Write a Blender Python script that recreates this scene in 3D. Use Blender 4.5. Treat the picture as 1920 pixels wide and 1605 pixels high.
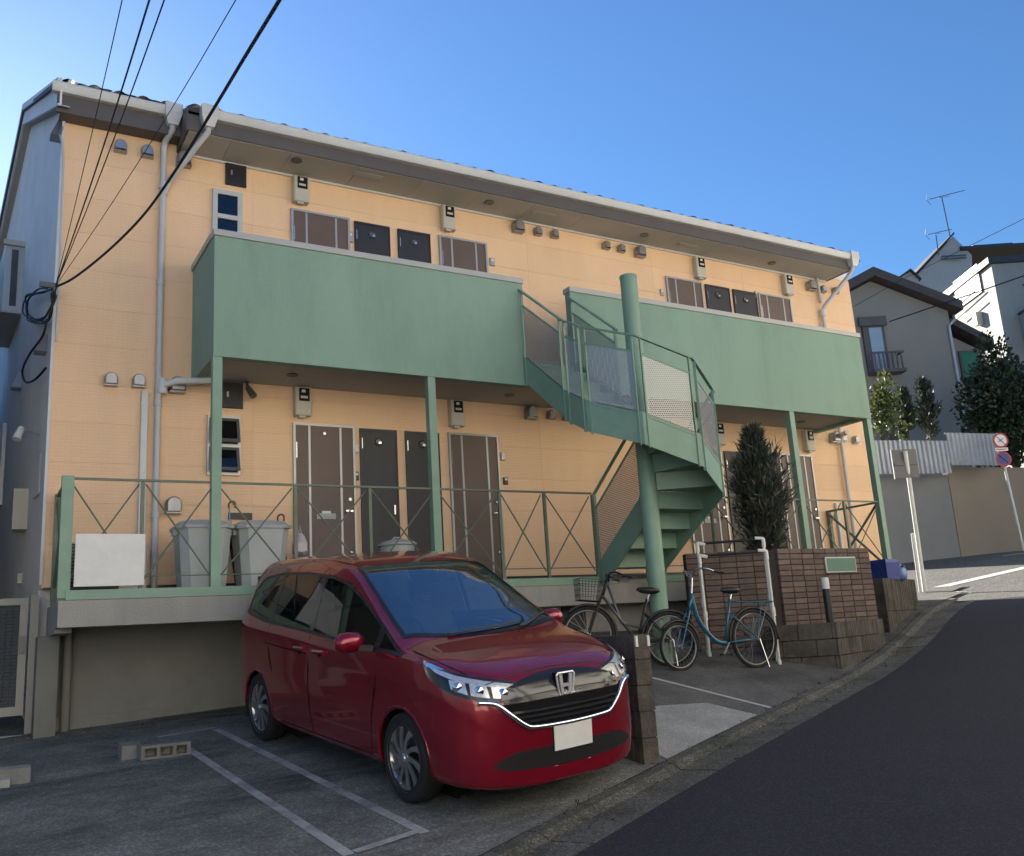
import bpy, math, random
from math import sin, cos, pi, sqrt, radians, atan2
from mathutils import Vector, Matrix
from mathutils.bvhtree import BVHTree
V = Vector
random.seed(7)
for o in list(bpy.data.objects): bpy.data.objects.remove(o)
scn = bpy.context.scene
COL = scn.collection

# ------------------------------------------------------------------ camera (eye at the origin, z is height above the eye)
YAW, PITCH, ROLL, FPX = 0.539382, 0.221795, -0.0625362, 1741.7
CXP, CYP = 960.0, 802.5
FW = V((sin(YAW)*cos(PITCH), cos(YAW)*cos(PITCH), sin(PITCH)))
_rt = V((cos(YAW), -sin(YAW), 0)); _up = _rt.cross(FW)
RT = _rt*cos(ROLL) + _up*sin(ROLL); UP = -_rt*sin(ROLL) + _up*cos(ROLL)
cam = bpy.data.cameras.new('camera'); camo = bpy.data.objects.new('camera', cam); COL.objects.link(camo)
camo.matrix_world = Matrix(((RT.x, UP.x, -FW.x, 0), (RT.y, UP.y, -FW.y, 0), (RT.z, UP.z, -FW.z, 0), (0, 0, 0, 1)))
cam.sensor_fit = 'HORIZONTAL'; cam.sensor_width = 36; cam.lens = 36*FPX/1920; cam.clip_start = 0.05; cam.clip_end = 2000
scn.camera = camo
# ------------------------------------------------------------------ sky, sun, exposure
SUN_EL, SUN_AZ = radians(25.0), radians(-0.6)          # azimuth from +y towards +x
world = bpy.data.worlds.new('World'); scn.world = world; world.use_nodes = True
wn = world.node_tree.nodes; wl = world.node_tree.links; wn.clear()
sky = wn.new('ShaderNodeTexSky'); sky.sky_type = 'NISHITA'; sky.sun_disc = False
sky.sun_elevation = SUN_EL; sky.sun_rotation = SUN_AZ
sky.air_density = 1.4; sky.dust_density = 0.33; sky.ozone_density = 10.0; sky.altitude = 100
bg = wn.new('ShaderNodeBackground'); bg.inputs[1].default_value = 0.05
wo = wn.new('ShaderNodeOutputWorld'); wl.new(sky.outputs[0], bg.inputs[0]); wl.new(bg.outputs[0], wo.inputs[0])
sl = bpy.data.lights.new('sun', 'SUN'); sl.energy = 5.0; sl.angle = radians(0.5); sl.color = (1, .93, .82)
so = bpy.data.objects.new('sun', sl); COL.objects.link(so)
sd = V((sin(SUN_AZ)*cos(SUN_EL), cos(SUN_AZ)*cos(SUN_EL), sin(SUN_EL)))
so.rotation_euler = sd.to_track_quat('Z', 'Y').to_euler()
so.location = sd*50
vs = scn.view_settings; vs.view_transform = 'Standard'; vs.look = 'None'; vs.gamma = 1; vs.use_curve_mapping = False
vs.exposure = 1.78
cy = scn.cycles; cy.max_bounces = 6; cy.diffuse_bounces = 4; cy.glossy_bounces = 3; cy.transmission_bounces = 4; cy.transparent_max_bounces = 12; cy.caustics_reflective = False; cy.caustics_refractive = False

# ------------------------------------------------------------------ photo pixel -> direction -> point on the surface it touches
def ray(u, v): return FW*FPX + RT*(u-CXP) - UP*(v-CYP)
def ony(u, v, y): d = ray(u, v); return d*(y/d.y)
def onx(u, v, x): d = ray(u, v); return d*(x/d.x)
def onz(u, v, z): d = ray(u, v); return d*(z/d.z)
def at(u, v, d): return ray(u, v)*(d/FPX)
KU = V((.9205, .3907, 0)); KN = V((-.3907, .9205, 0)); N0 = 3.713     # kerb direction, its normal, its distance
def sn(x, y): return x*KU.x+y*KU.y, x*KN.x+y*KN.y
def onk(u, v): d = ray(u, v); return d*(N0/(d.x*KN.x+d.y*KN.y))
KT = [(-60, -6.0), (-20, -3.5), (-6, -2.15), (0, -1.63)]
for px in ((900, 1605), (1240, 1430), (1400, 1352), (1600, 1255), (1680, 1198), (1728, 1144)):
    p = onk(*px); KT.append((p.x*KU.x+p.y*KU.y, p.z))
KT += [(19.4, .36), (23, .85), (27.2, 1.38), (30.6, 1.6), (60, 2.6), (150, 3)]
KT = [k for i, k in enumerate(KT) if i == 0 or k[0] > KT[i-1][0]]
def interp(t, x):
    if x <= t[0][0]: return t[0][1]
    for (a, b), (c, d) in zip(t, t[1:]):
        if x <= c:
            return b+(d-b)*(x-a)/(c-a)
    return t[-1][1]
def zk(s): return (interp(KT, s-.7)+interp(KT, s)+interp(KT, s+.7))/3
def lotz(x, y, g=None):
    s, n = sn(x, y)
    if g is None: g = .083 if x < 4.72 else .25
    return zk(s)+g*(n-N0)
def onlot(u, v, g=None):
    d = ray(u, v).normalized(); a, b = 2.0, 60.0
    f = lambda t: d.z*t-lotz(d.x*t, d.y*t, g)
    t = a
    while t < b and f(t) > 0: t += .05
    lo, hi = t-.05, t
    for _ in range(30):
        m = (lo+hi)/2
        if f(m) > 0: lo = m
        else: hi = m
    return d*hi

# ------------------------------------------------------------------ materials
MATS = {}
def mat(name, col, rough=.7, var=.12, vscale=3.0, bump=0.0, bscale=60, metal=0.0, spec=.5, coat=0, stain=None, stain_scale=.6, stain_amt=.5, streak=False, emit=None, emboss=False, grain=0, gmin=.75, gmax=2.1, aniso=None, objvar=0):
    if name in MATS: return MATS[name]
    m = bpy.data.materials.new(name); m.use_nodes = True; nt = m.node_tree; n = nt.nodes; l = nt.links
    b = n['Principled BSDF']
    b.inputs['Roughness'].default_value = rough; b.inputs['Metallic'].default_value = metal
    b.inputs['Specular IOR Level'].default_value = spec; b.inputs['Coat Weight'].default_value = coat
    b.inputs['Coat Roughness'].default_value = .04
    tc = n.new('ShaderNodeTexCoord'); geo = n.new('ShaderNodeNewGeometry')
    nz = n.new('ShaderNodeTexNoise'); nz.inputs['Scale'].default_value = vscale; nz.inputs['Detail'].default_value = 8; nz.inputs['Roughness'].default_value = .65
    src = geo.outputs['Position']
    if streak:
        mp = n.new('ShaderNodeMapping'); mp.inputs['Scale'].default_value = (1, 1, .12); l.new(src, mp.inputs[0]); l.new(mp.outputs[0], nz.inputs[0])
    else: l.new(src, nz.inputs[0])
    mx = n.new('ShaderNodeMix'); mx.data_type = 'RGBA'
    c1 = [max(0, c*(1-var)) for c in col]; c2 = [min(1, c*(1+var)) for c in col]
    mx.inputs[6].default_value = (*c1, 1); mx.inputs[7].default_value = (*c2, 1)
    rp = n.new('ShaderNodeMapRange'); rp.inputs[1].default_value = .3; rp.inputs[2].default_value = .7
    l.new(nz.outputs[0], rp.inputs[0]); l.new(rp.outputs[0], mx.inputs[0])
    out = mx.outputs[2]
    if stain:
        n2 = n.new('ShaderNodeTexNoise'); n2.inputs['Scale'].default_value = stain_scale; n2.inputs['Detail'].default_value = 9; n2.inputs['Roughness'].default_value = .7
        mp2 = n.new('ShaderNodeMapping'); mp2.inputs['Location'].default_value = (3.1, 7.7, 1.3); mp2.inputs['Scale'].default_value = (1, 1, .25 if streak else 1) if not aniso else aniso; mp2.inputs['Rotation'].default_value = (0, 0, .25 if aniso else 0)
        l.new(src, mp2.inputs[0]); l.new(mp2.outputs[0], n2.inputs[0])
        r2 = n.new('ShaderNodeMapRange'); r2.inputs[1].default_value = .48; r2.inputs[2].default_value = .66; r2.inputs[4].default_value = stain_amt
        l.new(n2.outputs[0], r2.inputs[0])
        m2 = n.new('ShaderNodeMix'); m2.data_type = 'RGBA'; l.new(r2.outputs[0], m2.inputs[0]); l.new(out, m2.inputs[6]); m2.inputs[7].default_value = (*stain, 1)
        out = m2.outputs[2]
    if objvar:                                   # boards and bricks differ a little from one to the next
        oi = n.new('ShaderNodeObjectInfo'); mr_ = n.new('ShaderNodeMapRange'); mr_.inputs[3].default_value = 1-objvar; mr_.inputs[4].default_value = 1+objvar
        l.new(oi.outputs['Random'], mr_.inputs[0]); mo = n.new('ShaderNodeMix'); mo.data_type = 'RGBA'; mo.blend_type = 'MULTIPLY'; mo.inputs[0].default_value = 1
        l.new(out, mo.inputs[6]); l.new(mr_.outputs[0], mo.inputs[7]); out = mo.outputs[2]
    l.new(out, b.inputs['Base Color'])
    if bump:
        nb = n.new('ShaderNodeTexNoise'); nb.inputs['Scale'].default_value = bscale; nb.inputs['Detail'].default_value = 5
        l.new(src, nb.inputs[0])
        bm = n.new('ShaderNodeBump'); bm.inputs['Strength'].default_value = bump; bm.inputs['Distance'].default_value = .02
        l.new(nb.outputs[0], bm.inputs['Height']); l.new(bm.outputs[0], b.inputs['Normal'])
    if emboss:                                   # fine brick-like emboss of pressed siding
        sx = n.new('ShaderNodeSeparateXYZ'); cb_ = n.new('ShaderNodeCombineXYZ'); l.new(src, sx.inputs[0]); l.new(sx.outputs[0], cb_.inputs[0]); l.new(sx.outputs[2], cb_.inputs[1])
        bk = n.new('ShaderNodeTexBrick'); bk.inputs['Scale'].default_value = 1; bk.inputs['Brick Width'].default_value = .11; bk.inputs['Row Height'].default_value = .038; bk.inputs['Mortar Size'].default_value = .004; bk.inputs['Mortar Smooth'].default_value = .6
        l.new(cb_.outputs[0], bk.inputs[0]); b2 = n.new('ShaderNodeBump'); b2.inputs['Strength'].default_value = .55; b2.inputs['Distance'].default_value = .004; b2.invert = True
        l.new(bk.outputs['Fac'], b2.inputs['Height']); l.new(bm.outputs[0], b2.inputs['Normal']); l.new(b2.outputs[0], b.inputs['Normal'])
    if grain:                                    # pale aggregate showing through
        vo = n.new('ShaderNodeTexVoronoi'); vo.inputs['Scale'].default_value = grain; l.new(src, vo.inputs[0])
        wn_ = n.new('ShaderNodeTexWhiteNoise'); l.new(vo.outputs['Position'], wn_.inputs[0])
        gr_ = n.new('ShaderNodeMapRange'); gr_.inputs[1].default_value = .55; gr_.inputs[2].default_value = 1; gr_.inputs[3].default_value = gmin; gr_.inputs[4].default_value = gmax
        l.new(wn_.outputs['Value'], gr_.inputs[0]); mg = n.new('ShaderNodeMix'); mg.data_type = 'RGBA'; mg.blend_type = 'MULTIPLY'; mg.inputs[0].default_value = 1
        l.new(out, mg.inputs[6]); l.new(gr_.outputs[0], mg.inputs[7]); l.new(mg.outputs[2], b.inputs['Base Color'])
    if emit:
        b.inputs['Emission Color'].default_value = (*emit, 1); b.inputs['Emission Strength'].default_value = 1
    MATS[name] = m
    return m
def leafmat(name, c1, c2, trans=.3):
    m = bpy.data.materials.new(name); m.use_nodes = True; n = m.node_tree.nodes; l = m.node_tree.links
    b = n['Principled BSDF']; b.inputs['Roughness'].default_value = .55
    g = n.new('ShaderNodeNewGeometry'); mx = n.new('ShaderNodeMix'); mx.data_type = 'RGBA'
    mx.inputs[6].default_value = (*c1, 1); mx.inputs[7].default_value = (*c2, 1)
    l.new(g.outputs['Random Per Island'], mx.inputs[0]); l.new(mx.outputs[2], b.inputs['Base Color'])
    t = n.new('ShaderNodeBsdfTranslucent'); l.new(mx.outputs[2], t.inputs[0])
    ms = n.new('ShaderNodeMixShader'); ms.inputs[0].default_value = trans
    l.new(b.outputs[0], ms.inputs[1]); l.new(t.outputs[0], ms.inputs[2]); l.new(ms.outputs[0], n['Material Output'].inputs[0])
    MATS[name] = m; return m
def glassmat(name, tint, rough=.02, trans=.5, ior=1.5):
    m = bpy.data.materials.new(name); m.use_nodes = True; n = m.node_tree.nodes; l = m.node_tree.links
    n.remove(n['Principled BSDF'])
    tr = n.new('ShaderNodeBsdfTransparent'); tr.inputs[0].default_value = (*[t*trans for t in tint], 1)
    gl = n.new('ShaderNodeBsdfGlossy'); gl.inputs['Roughness'].default_value = rough; gl.inputs[0].default_value = (.95, .97, 1, 1)
    fr = n.new('ShaderNodeFresnel'); fr.inputs[0].default_value = ior
    ms = n.new('ShaderNodeMixShader'); l.new(fr.outputs[0], ms.inputs[0]); l.new(tr.outputs[0], ms.inputs[1]); l.new(gl.outputs[0], ms.inputs[2])
    l.new(ms.outputs[0], n['Material Output'].inputs[0]); MATS[name] = m; return m
def perfmat(name, col, s=.027, rad=.31):
    m = bpy.data.materials.new(name); m.use_nodes = True; n = m.node_tree.nodes; l = m.node_tree.links
    b = n['Principled BSDF']; b.inputs['Base Color'].default_value = (*col, 1); b.inputs['Roughness'].default_value = .55; b.inputs['Metallic'].default_value = .15
    uv = n.new('ShaderNodeUVMap'); uv.uv_map = 'UVMap'
    ds = []
    for off in ((0, 0, 0), (.5, .5, 0)):
        mp = n.new('ShaderNodeMapping'); mp.inputs['Scale'].default_value = (1/s, 1/(s*1.732), 1); mp.inputs['Location'].default_value = off
        fr = n.new('ShaderNodeVectorMath'); fr.operation = 'FRACTION'
        sb = n.new('ShaderNodeVectorMath'); sb.operation = 'SUBTRACT'; sb.inputs[1].default_value = (.5, .5, 0)
        mu = n.new('ShaderNodeVectorMath'); mu.operation = 'MULTIPLY'; mu.inputs[1].default_value = (1, 1.732, 0)
        ln = n.new('ShaderNodeVectorMath'); ln.operation = 'LENGTH'
        l.new(uv.outputs[0], mp.inputs[0]); l.new(mp.outputs[0], fr.inputs[0]); l.new(fr.outputs[0], sb.inputs[0]); l.new(sb.outputs[0], mu.inputs[0]); l.new(mu.outputs[0], ln.inputs[0])
        ds.append(ln)
    mn = n.new('ShaderNodeMath'); mn.operation = 'MINIMUM'; l.new(ds[0].outputs['Value'], mn.inputs[0]); l.new(ds[1].outputs['Value'], mn.inputs[1])
    lt = n.new('ShaderNodeMath'); lt.operation = 'LESS_THAN'; lt.inputs[1].default_value = rad; l.new(mn.outputs[0], lt.inputs[0])
    tr = n.new('ShaderNodeBsdfTransparent'); ms = n.new('ShaderNodeMixShader')
    l.new(lt.outputs[0], ms.inputs[0]); l.new(b.outputs[0], ms.inputs[1]); l.new(tr.outputs[0], ms.inputs[2]); l.new(ms.outputs[0], n['Material Output'].inputs[0])
    MATS[name] = m; return m

SIDING = mat('siding_paint', (.84, .57, .355), .78, .05, 1.2, .10, 140, stain=(.74, .505, .33), stain_amt=.4, streak=True, emboss=True, objvar=.03)
GABLE = mat('gable_stucco', (.78, .78, .78), .85, .07, 1.5, .2, 90)
GREENW = mat('green_stucco', (.26, .385, .305), .85, .07, 1.1, .45, 170, stain=(.19, .285, .235), stain_amt=.5, stain_scale=1.3, streak=True)
GREENP = mat('green_paint', (.20, .325, .245), .45, .09, 4, .06, 90, stain=(.15, .25, .185), stain_amt=.45)
GREENR = mat('green_rail', (.125, .16, .115), .5, .15, 6, .06, 90)
COPING = mat('coping_metal', (.42, .42, .41), .5, .05, 3, metal=.2)
SOFFIT = mat('soffit_board', (.42, .415, .395), .85, .05, 2, .05, 80)
FASCIA = mat('brown_fascia', (.10, .088, .086), .6, .1, 3)
WHITEP = mat('white_plastic', (.60, .61, .61), .45, .05, 5, stain=(.5, .49, .45), stain_amt=.4)
GREYPIPE = mat('grey_pipe', (.50, .50, .51), .45, .05, 4)
TILE = mat('roof_tile', (.07, .06, .06), .7, .2, 5)
DOORB = mat('brown_door', (.125, .085, .07), .5, .08, 3, .05, 200)
DOORK = mat('black_door', (.022, .022, .027), .45, .1, 3, .06, 220)
ALU = mat('aluminium', (.40, .40, .39), .4, .05, 6, metal=.5)
ALUD = mat('dark_aluminium', (.11, .11, .115), .4, .06, 6, metal=.4)
HOOD = mat('vent_steel', (.33, .33, .34), .35, .1, 8, metal=.7)
METER = mat('meter_ivory', (.52, .50, .43), .55, .06, 5)
BLACK = mat('black_plastic', (.015, .015, .016), .4, .1, 5)
RUBBER = mat('rubber', (.014, .014, .014), .85, .15, 20, .1, 120)
CONC = mat('concrete', (.33, .325, .30), .9, .14, 2.2, .25, 60, stain=(.18, .175, .16), stain_amt=.6, streak=True)
CONCD = mat('retaining_concrete', (.205, .205, .185), .9, .1, 1.4, .25, 70, stain=(.12, .12, .10), stain_amt=.6)
CONCF = mat('far_wall_concrete', (.21, .215, .215), .9, .06, .8, .1, 30, stain=(.17, .175, .18), stain_amt=.4, stain_scale=.3)
CONCB = mat('far_wall_render', (.25, .215, .165), .9, .06, .8, .1, 30)
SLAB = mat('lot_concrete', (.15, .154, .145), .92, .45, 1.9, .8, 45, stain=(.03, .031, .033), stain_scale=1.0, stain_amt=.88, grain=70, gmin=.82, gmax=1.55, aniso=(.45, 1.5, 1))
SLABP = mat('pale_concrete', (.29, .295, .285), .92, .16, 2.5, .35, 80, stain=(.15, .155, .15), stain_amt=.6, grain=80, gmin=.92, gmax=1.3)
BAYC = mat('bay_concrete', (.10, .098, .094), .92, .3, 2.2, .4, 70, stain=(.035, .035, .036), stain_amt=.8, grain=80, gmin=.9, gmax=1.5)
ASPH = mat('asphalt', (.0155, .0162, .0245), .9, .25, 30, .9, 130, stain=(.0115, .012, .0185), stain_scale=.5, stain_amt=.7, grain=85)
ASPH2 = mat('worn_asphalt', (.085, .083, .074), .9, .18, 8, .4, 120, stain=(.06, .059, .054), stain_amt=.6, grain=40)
GUTTER = mat('gutter_concrete', (.085, .083, .072), .92, .3, 3.5, .5, 70, stain=(.035, .037, .028), stain_scale=1.6, stain_amt=.85, grain=90)
PAINT = mat('road_paint', (.45, .45, .43), .8, .12, 12, .1, 60, stain=(.3, .3, .29), stain_scale=6, stain_amt=.5)
PAINTW = mat('worn_paint', (.33, .335, .34), .9, .25, 6, .3, 90, stain=(.13, .13, .13), stain_scale=3.5, stain_amt=.85)
EARTH = mat('earth', (.09, .08, .06), .95, .3, 2, .4, 30)
BRICKS = [mat('brick_a', (.135, .098, .083), .85, .2, 9, .3, 90, objvar=.2), mat('brick_b', (.115, .086, .076), .85, .2, 9, .3, 90, objvar=.2), mat('brick_c', (.15, .108, .09), .85, .2, 9, .3, 90, objvar=.2)]
MORTAR = mat('mortar', (.045, .036, .032), .95, .2, 10)
BLOCK = mat('split_block', (.095, .085, .073), .95, .25, 7, .6, 45, stain=(.035, .033, .03), stain_scale=2.5, stain_amt=.75)
BLOCKG = mat('grey_block', (.20, .20, .18), .95, .15, 9, .3, 90)
PLAQUE = mat('green_plaque', (.05, .15, .115), .4, .08, 6)
PVC = mat('white_pvc', (.75, .74, .70), .4, .05, 8)
BLUEP = mat('blue_plastic', (.012, .035, .22), .45, .15, 7)
BLUEB = mat('blue_film', (.16, .24, .5), .3, .3, 9)
BIN = mat('grey_bin', (.40, .43, .43), .5, .05, 4, stain=(.33, .36, .36), stain_amt=.4)
RED = mat('car_red', (.235, .002, .018), .27, .05, 3, metal=.4, coat=1)
MATTE = mat('matte_black', (.008, .008, .009), .9, .1, 5, spec=.1)
SILVER = mat('bright_silver', (.82, .82, .84), .3, .02, 5, metal=.6)
CHROME = mat('chrome', (.8, .8, .82), .08, .02, 5, metal=1)
RIM = mat('rim_silver', (.52, .52, .54), .28, .04, 5, metal=.9)
DARKGLOSS = mat('dark_gloss', (.02, .021, .024), .16, .05, 5)
LAMPW = mat('lamp_reflector', (.85, .86, .88), .25, .25, 40, metal=.6)
SEAT = mat('seat_fabric', (.24, .23, .21), .9, .1, 6)
TEAL = mat('teal_paint', (.008, .10, .165), .3, .05, 5, coat=.6)
RIMG = mat('dull_rim', (.30, .30, .30), .4, .05, 5, metal=.8)
STEEL = mat('bright_steel', (.6, .6, .6), .25, .05, 5, metal=.9)
GREYH = mat('grey_house_wall', (.275, .26, .23), .9, .04, 1.2, .15, 40)
WHITEH = mat('white_house_wall', (.74, .72, .67), .9, .07, .6, .1, 30, stain=(.55, .54, .5), stain_scale=.5, stain_amt=.35, streak=True)
FARWHITE = mat('far_white_wall', (.40, .385, .35), .9, .1, .5, .1, 30, stain=(.30, .29, .265), stain_scale=.5, stain_amt=.45, streak=True)
ROOFB = mat('brown_roof', (.075, .06, .06), .7, .15, 4)
GATEF = mat('gate_aluminium', (.27, .265, .24), .5, .05, 5, metal=.2)
ROOFK = mat('black_roof', (.045, .047, .052), .6, .15, 4)
SOLAR = mat('solar_glass', (.06, .10, .12), .15, .1, 3)
CORR = mat('galvanised_sheet', (.36, .37, .38), .45, .12, 2, metal=.55, stain=(.26, .27, .28), stain_scale=2, stain_amt=.5)
CURTAIN = mat('white_curtain', (.72, .74, .78), .9, .05, 5)
GREENG = mat('green_shade', (.02, .16, .09), .5, .1, 4)
SIGNR = mat('sign_red', (.42, .02, .025), .45, .1, 8)
SIGNB = mat('sign_blue', (.02, .035, .22), .45, .1, 8)
SIGNW = mat('sign_white', (.7, .7, .68), .45, .06, 8)
SIGNK = mat('sign_back', (.14, .14, .14), .55, .08, 4)
CABLE = mat('cable', (.012, .012, .013), .6, .1, 9)
CREAM = mat('cream_wall', (.80, .74, .62), .9, .05, .7, .1, 30)
PINKB = mat('plastic_bag', (.55, .50, .56), .4, .15, 10)
UMB = mat('umbrella_cloth', (.02, .018, .02), .8, .2, 9)
WOODH = mat('wood_handle', (.16, .06, .03), .5, .15, 9)
BARK = mat('bark', (.10, .075, .06), .95, .25, 12, .5, 40)
PERF_W = perfmat('perforated_pale', (.60, .59, .55))
PERF_B = perfmat('perforated_grey', (.36, .40, .45))
PERF_G = perfmat('perforated_dark', (.24, .24, .26), rad=.33)
WINDG = glassmat('window_glass', (.6, .62, .62), trans=.5, ior=1.6)
SCREEN = glassmat('windscreen_glass', (.85, .95, .93), trans=.8, ior=3.0)
PRIV = glassmat('privacy_glass', (.3, .3, .33), trans=.25, ior=1.5)
SIDEG = glassmat('side_glass', (.6, .68, .62), trans=.3, ior=1.5)
CLEAR = glassmat('lamp_lens', (1, 1, 1), trans=.95, ior=1.3)
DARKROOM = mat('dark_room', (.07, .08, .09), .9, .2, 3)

# ------------------------------------------------------------------ mesh collector
class MB:
    def __init__(s): s.v = []; s.f = []; s.uv = None
    def quad(s, a, b, c, d):
        i = len(s.v); s.v += [V(a), V(b), V(c), V(d)]; s.f.append((i, i+1, i+2, i+3)); return s
    def poly(s, pts):
        i = len(s.v); s.v += [V(p) for p in pts]; s.f.append(tuple(range(i, i+len(pts)))); return s
    def hexa(s, p):                       # 8 corners: bottom 4 then top 4, both counter-clockwise
        i = len(s.v); s.v += [V(q) for q in p]
        for f in ((3, 2, 1, 0), (4, 5, 6, 7), (0, 1, 5, 4), (1, 2, 6, 5), (2, 3, 7, 6), (3, 0, 4, 7)): s.f.append(tuple(i+k for k in f))
        return s
    def box(s, x0, x1, y0, y1, z0, z1):
        return s.hexa([(x0, y0, z0), (x1, y0, z0), (x1, y1, z0), (x0, y1, z0), (x0, y0, z1), (x1, y0, z1), (x1, y1, z1), (x0, y1, z1)])
    def cbox(s, x0, x1, y0, y1, z0, z1, c=.006):      # box with its front (-y) edges chamfered
        s.hexa([(x0, y0+c, z0), (x1, y0+c, z0), (x1, y1, z0), (x0, y1, z0), (x0, y0+c, z1), (x1, y0+c, z1), (x1, y1, z1), (x0, y1, z1)])
        i = len(s.v)-8
        s.f.remove((i, i+1, i+5, i+4))
        j = len(s.v); s.v += [V((x0+c, y0, z0+c)), V((x1-c, y0, z0+c)), V((x1-c, y0, z1-c)), V((x0+c, y0, z1-c))]
        s.f += [(j, j+1, j+2, j+3), (i, i+1, j+1, j), (i+1, i+5, j+2, j+1), (i+5, i+4, j+3, j+2), (i+4, i, j, j+3)]
        return s
    def obox(s, o, ax, ay, az):           # box from corner o with edge vectors
        o, ax, ay, az = V(o), V(ax), V(ay), V(az)
        return s.hexa([o, o+ax, o+ax+ay, o+ay, o+az, o+ax+az, o+ax+ay+az, o+ay+az])
    def beam(s, a, b, w, h, up=(0, 0, 1)):
        a, b = V(a), V(b); d = (b-a).normalized(); up = V(up)
        if abs(d.dot(up)) > .98: up = V((0, 1, 0))
        x = d.cross(up).normalized()*w/2; z = x.cross(d).normalized()*h/2
        return s.hexa([a-x-z, a+x-z, b+x-z, b-x-z, a-x+z, a+x+z, b+x+z, b-x+z])
    def tube(s, pts, r, n=8, cap=True):
        pts = [V(p) for p in pts]; rr = r if isinstance(r, (list, tuple)) else [r]*len(pts)
        i0 = len(s.v); prev = None
        for k, p in enumerate(pts):
            t = (pts[min(k+1, len(pts)-1)]-pts[max(k-1, 0)])
            if t.length < 1e-9: t = V((0, 0, 1))
            t.normalize()
            if prev is None:
                a = V((0, 0, 1)) if abs(t.z) < .9 else V((1, 0, 0))
                x = t.cross(a).normalized()
            else:
                x = (prev-t*prev.dot(t)); x = x.normalized() if x.length > 1e-6 else t.cross(V((0, 0, 1))).normalized()
            prev = x; y = t.cross(x)
            for j in range(n):
                an = 2*pi*j/n; s.v.append(p+(x*cos(an)+y*sin(an))*rr[k])
        for k in range(len(pts)-1):
            for j in range(n):
                a = i0+k*n+j; b = i0+k*n+(j+1) % n; s.f.append((a, b, b+n, a+n))
        if cap:
            s.f.append(tuple(i0+j for j in range(n))[::-1]); s.f.append(tuple(i0+(len(pts)-1)*n+j for j in range(n)))
        return s
    def lathe(s, prof, o=(0, 0, 0), axis='z', n=24, cap=True):   # prof: (radius, along)
        i0 = len(s.v); o = V(o)
        for r, h in prof:
            for j in range(n):
                a = 2*pi*j/n
                p = {'z': V((r*cos(a), r*sin(a), h)), 'y': V((r*sin(a), h, r*cos(a))), 'x': V((h, r*cos(a), r*sin(a)))}[axis]
                s.v.append(o+p)
        for k in range(len(prof)-1):
            for j in range(n):
                a = i0+k*n+j; b = i0+k*n+(j+1) % n; s.f.append((a, b, b+n, a+n))
        if cap:
            if prof[0][0] > 1e-4: s.f.append(tuple(i0+j for j in range(n))[::-1])
            if prof[-1][0] > 1e-4: s.f.append(tuple(i0+(len(prof)-1)*n+j for j in range(n)))
        return s
    def prism(s, poly, axis, a, b):       # extrude a 2D outline along an axis
        def P(p, h): return {'x': V((h, p[0], p[1])), 'y': V((p[0], h, p[1])), 'z': V((p[0], p[1], h))}[axis]
        i = len(s.v); n = len(poly)
        s.v += [P(p, a) for p in poly]+[P(p, b) for p in poly]
        s.f.append(tuple(range(i, i+n))); s.f.append(tuple(range(i+n, i+2*n))[::-1])
        for k in range(n): s.f.append((i+k, i+(k+1) % n, i+n+(k+1) % n, i+n+k))
        return s
    def grid(s, fn, nu, nv):
        i = len(s.v)
        for a in range(nu+1):
            for b in range(nv+1): s.v.append(V(fn(a/nu, b/nv)))
        for a in range(nu):
            for b in range(nv):
                k = i+a*(nv+1)+b; s.f.append((k, k+nv+1, k+nv+2, k+1))
        return s
    def mesh(s, name, m, org=V((0, 0, 0)), smooth=False, fix=True):
        me = bpy.data.meshes.new(name)
        me.from_pydata([tuple(p-org) for p in s.v], [], s.f)
        if fix:
            import bmesh
            bm = bmesh.new(); bm.from_mesh(me); bmesh.ops.recalc_face_normals(bm, faces=bm.faces); bm.to_mesh(me); bm.free()
        if s.uv:
            u = me.uv_layers.new(name='UVMap')
            for li, lp in enumerate(me.loops): u.data[li].uv = s.uv[lp.vertex_index]
        if smooth:
            for p in me.polygons: p.use_smooth = True
            if smooth != 'all':
                try: me.set_sharp_from_angle(angle=radians(35))
                except Exception: pass
        me.materials.append(m)
        return me
    def build(s, name, m, parent=None, smooth=False, fix=True):
        org = V(parent['_org']) if parent is not None else V((0, 0, 0))
        o = bpy.data.objects.new(name, s.mesh(name, m, org, smooth, fix)); COL.objects.link(o)
        if parent is not None: o.parent = parent; o['_org'] = tuple(org)
        return o
def inst(name, me, parent, loc, rot=None):          # another piece that shares mesh data
    o = bpy.data.objects.new(name, me); COL.objects.link(o)
    org = V(parent['_org']) if parent is not None else V((0, 0, 0))
    if parent is not None: o.parent = parent
    o.location = V(loc)-org
    if rot: o.rotation_euler = rot
    o['_org'] = tuple(org); return o
def thing(name, label, cat, loc, group=None, rot=None):
    o = bpy.data.objects.new(name, None); COL.objects.link(o); o.location = loc; o.empty_display_size = .1
    o['_org'] = tuple(loc) if rot is None else (0, 0, 0)
    if rot: o.rotation_euler = rot
    o['label'] = label; o['category'] = cat
    if group: o['group'] = group
    return o
def tag(o, label, cat, group=None):
    o['label'] = label; o['category'] = cat
    if group: o['group'] = group
    return o
def struct(o): o['kind'] = 'structure'; return o
def copy_tree(o, parent=None):
    c = o.copy(); COL.objects.link(c)
    if parent is not None: c.parent = parent
    for ch in o.children: copy_tree(ch, c)
    return c
def crom(pts, n):                                   # smooth curve through points
    pts = [V(p) for p in pts]; out = []
    for i in range(len(pts)-1):
        p0 = pts[max(i-1, 0)]; p1 = pts[i]; p2 = pts[i+1]; p3 = pts[min(i+2, len(pts)-1)]
        for k in range(n):
            t = k/n
            out.append(.5*((2*p1)+(p2-p0)*t+(2*p0-5*p1+4*p2-p3)*t*t+(3*p1-p0-3*p2+p3)*t**3))
    out.append(pts[-1]); return out

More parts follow.
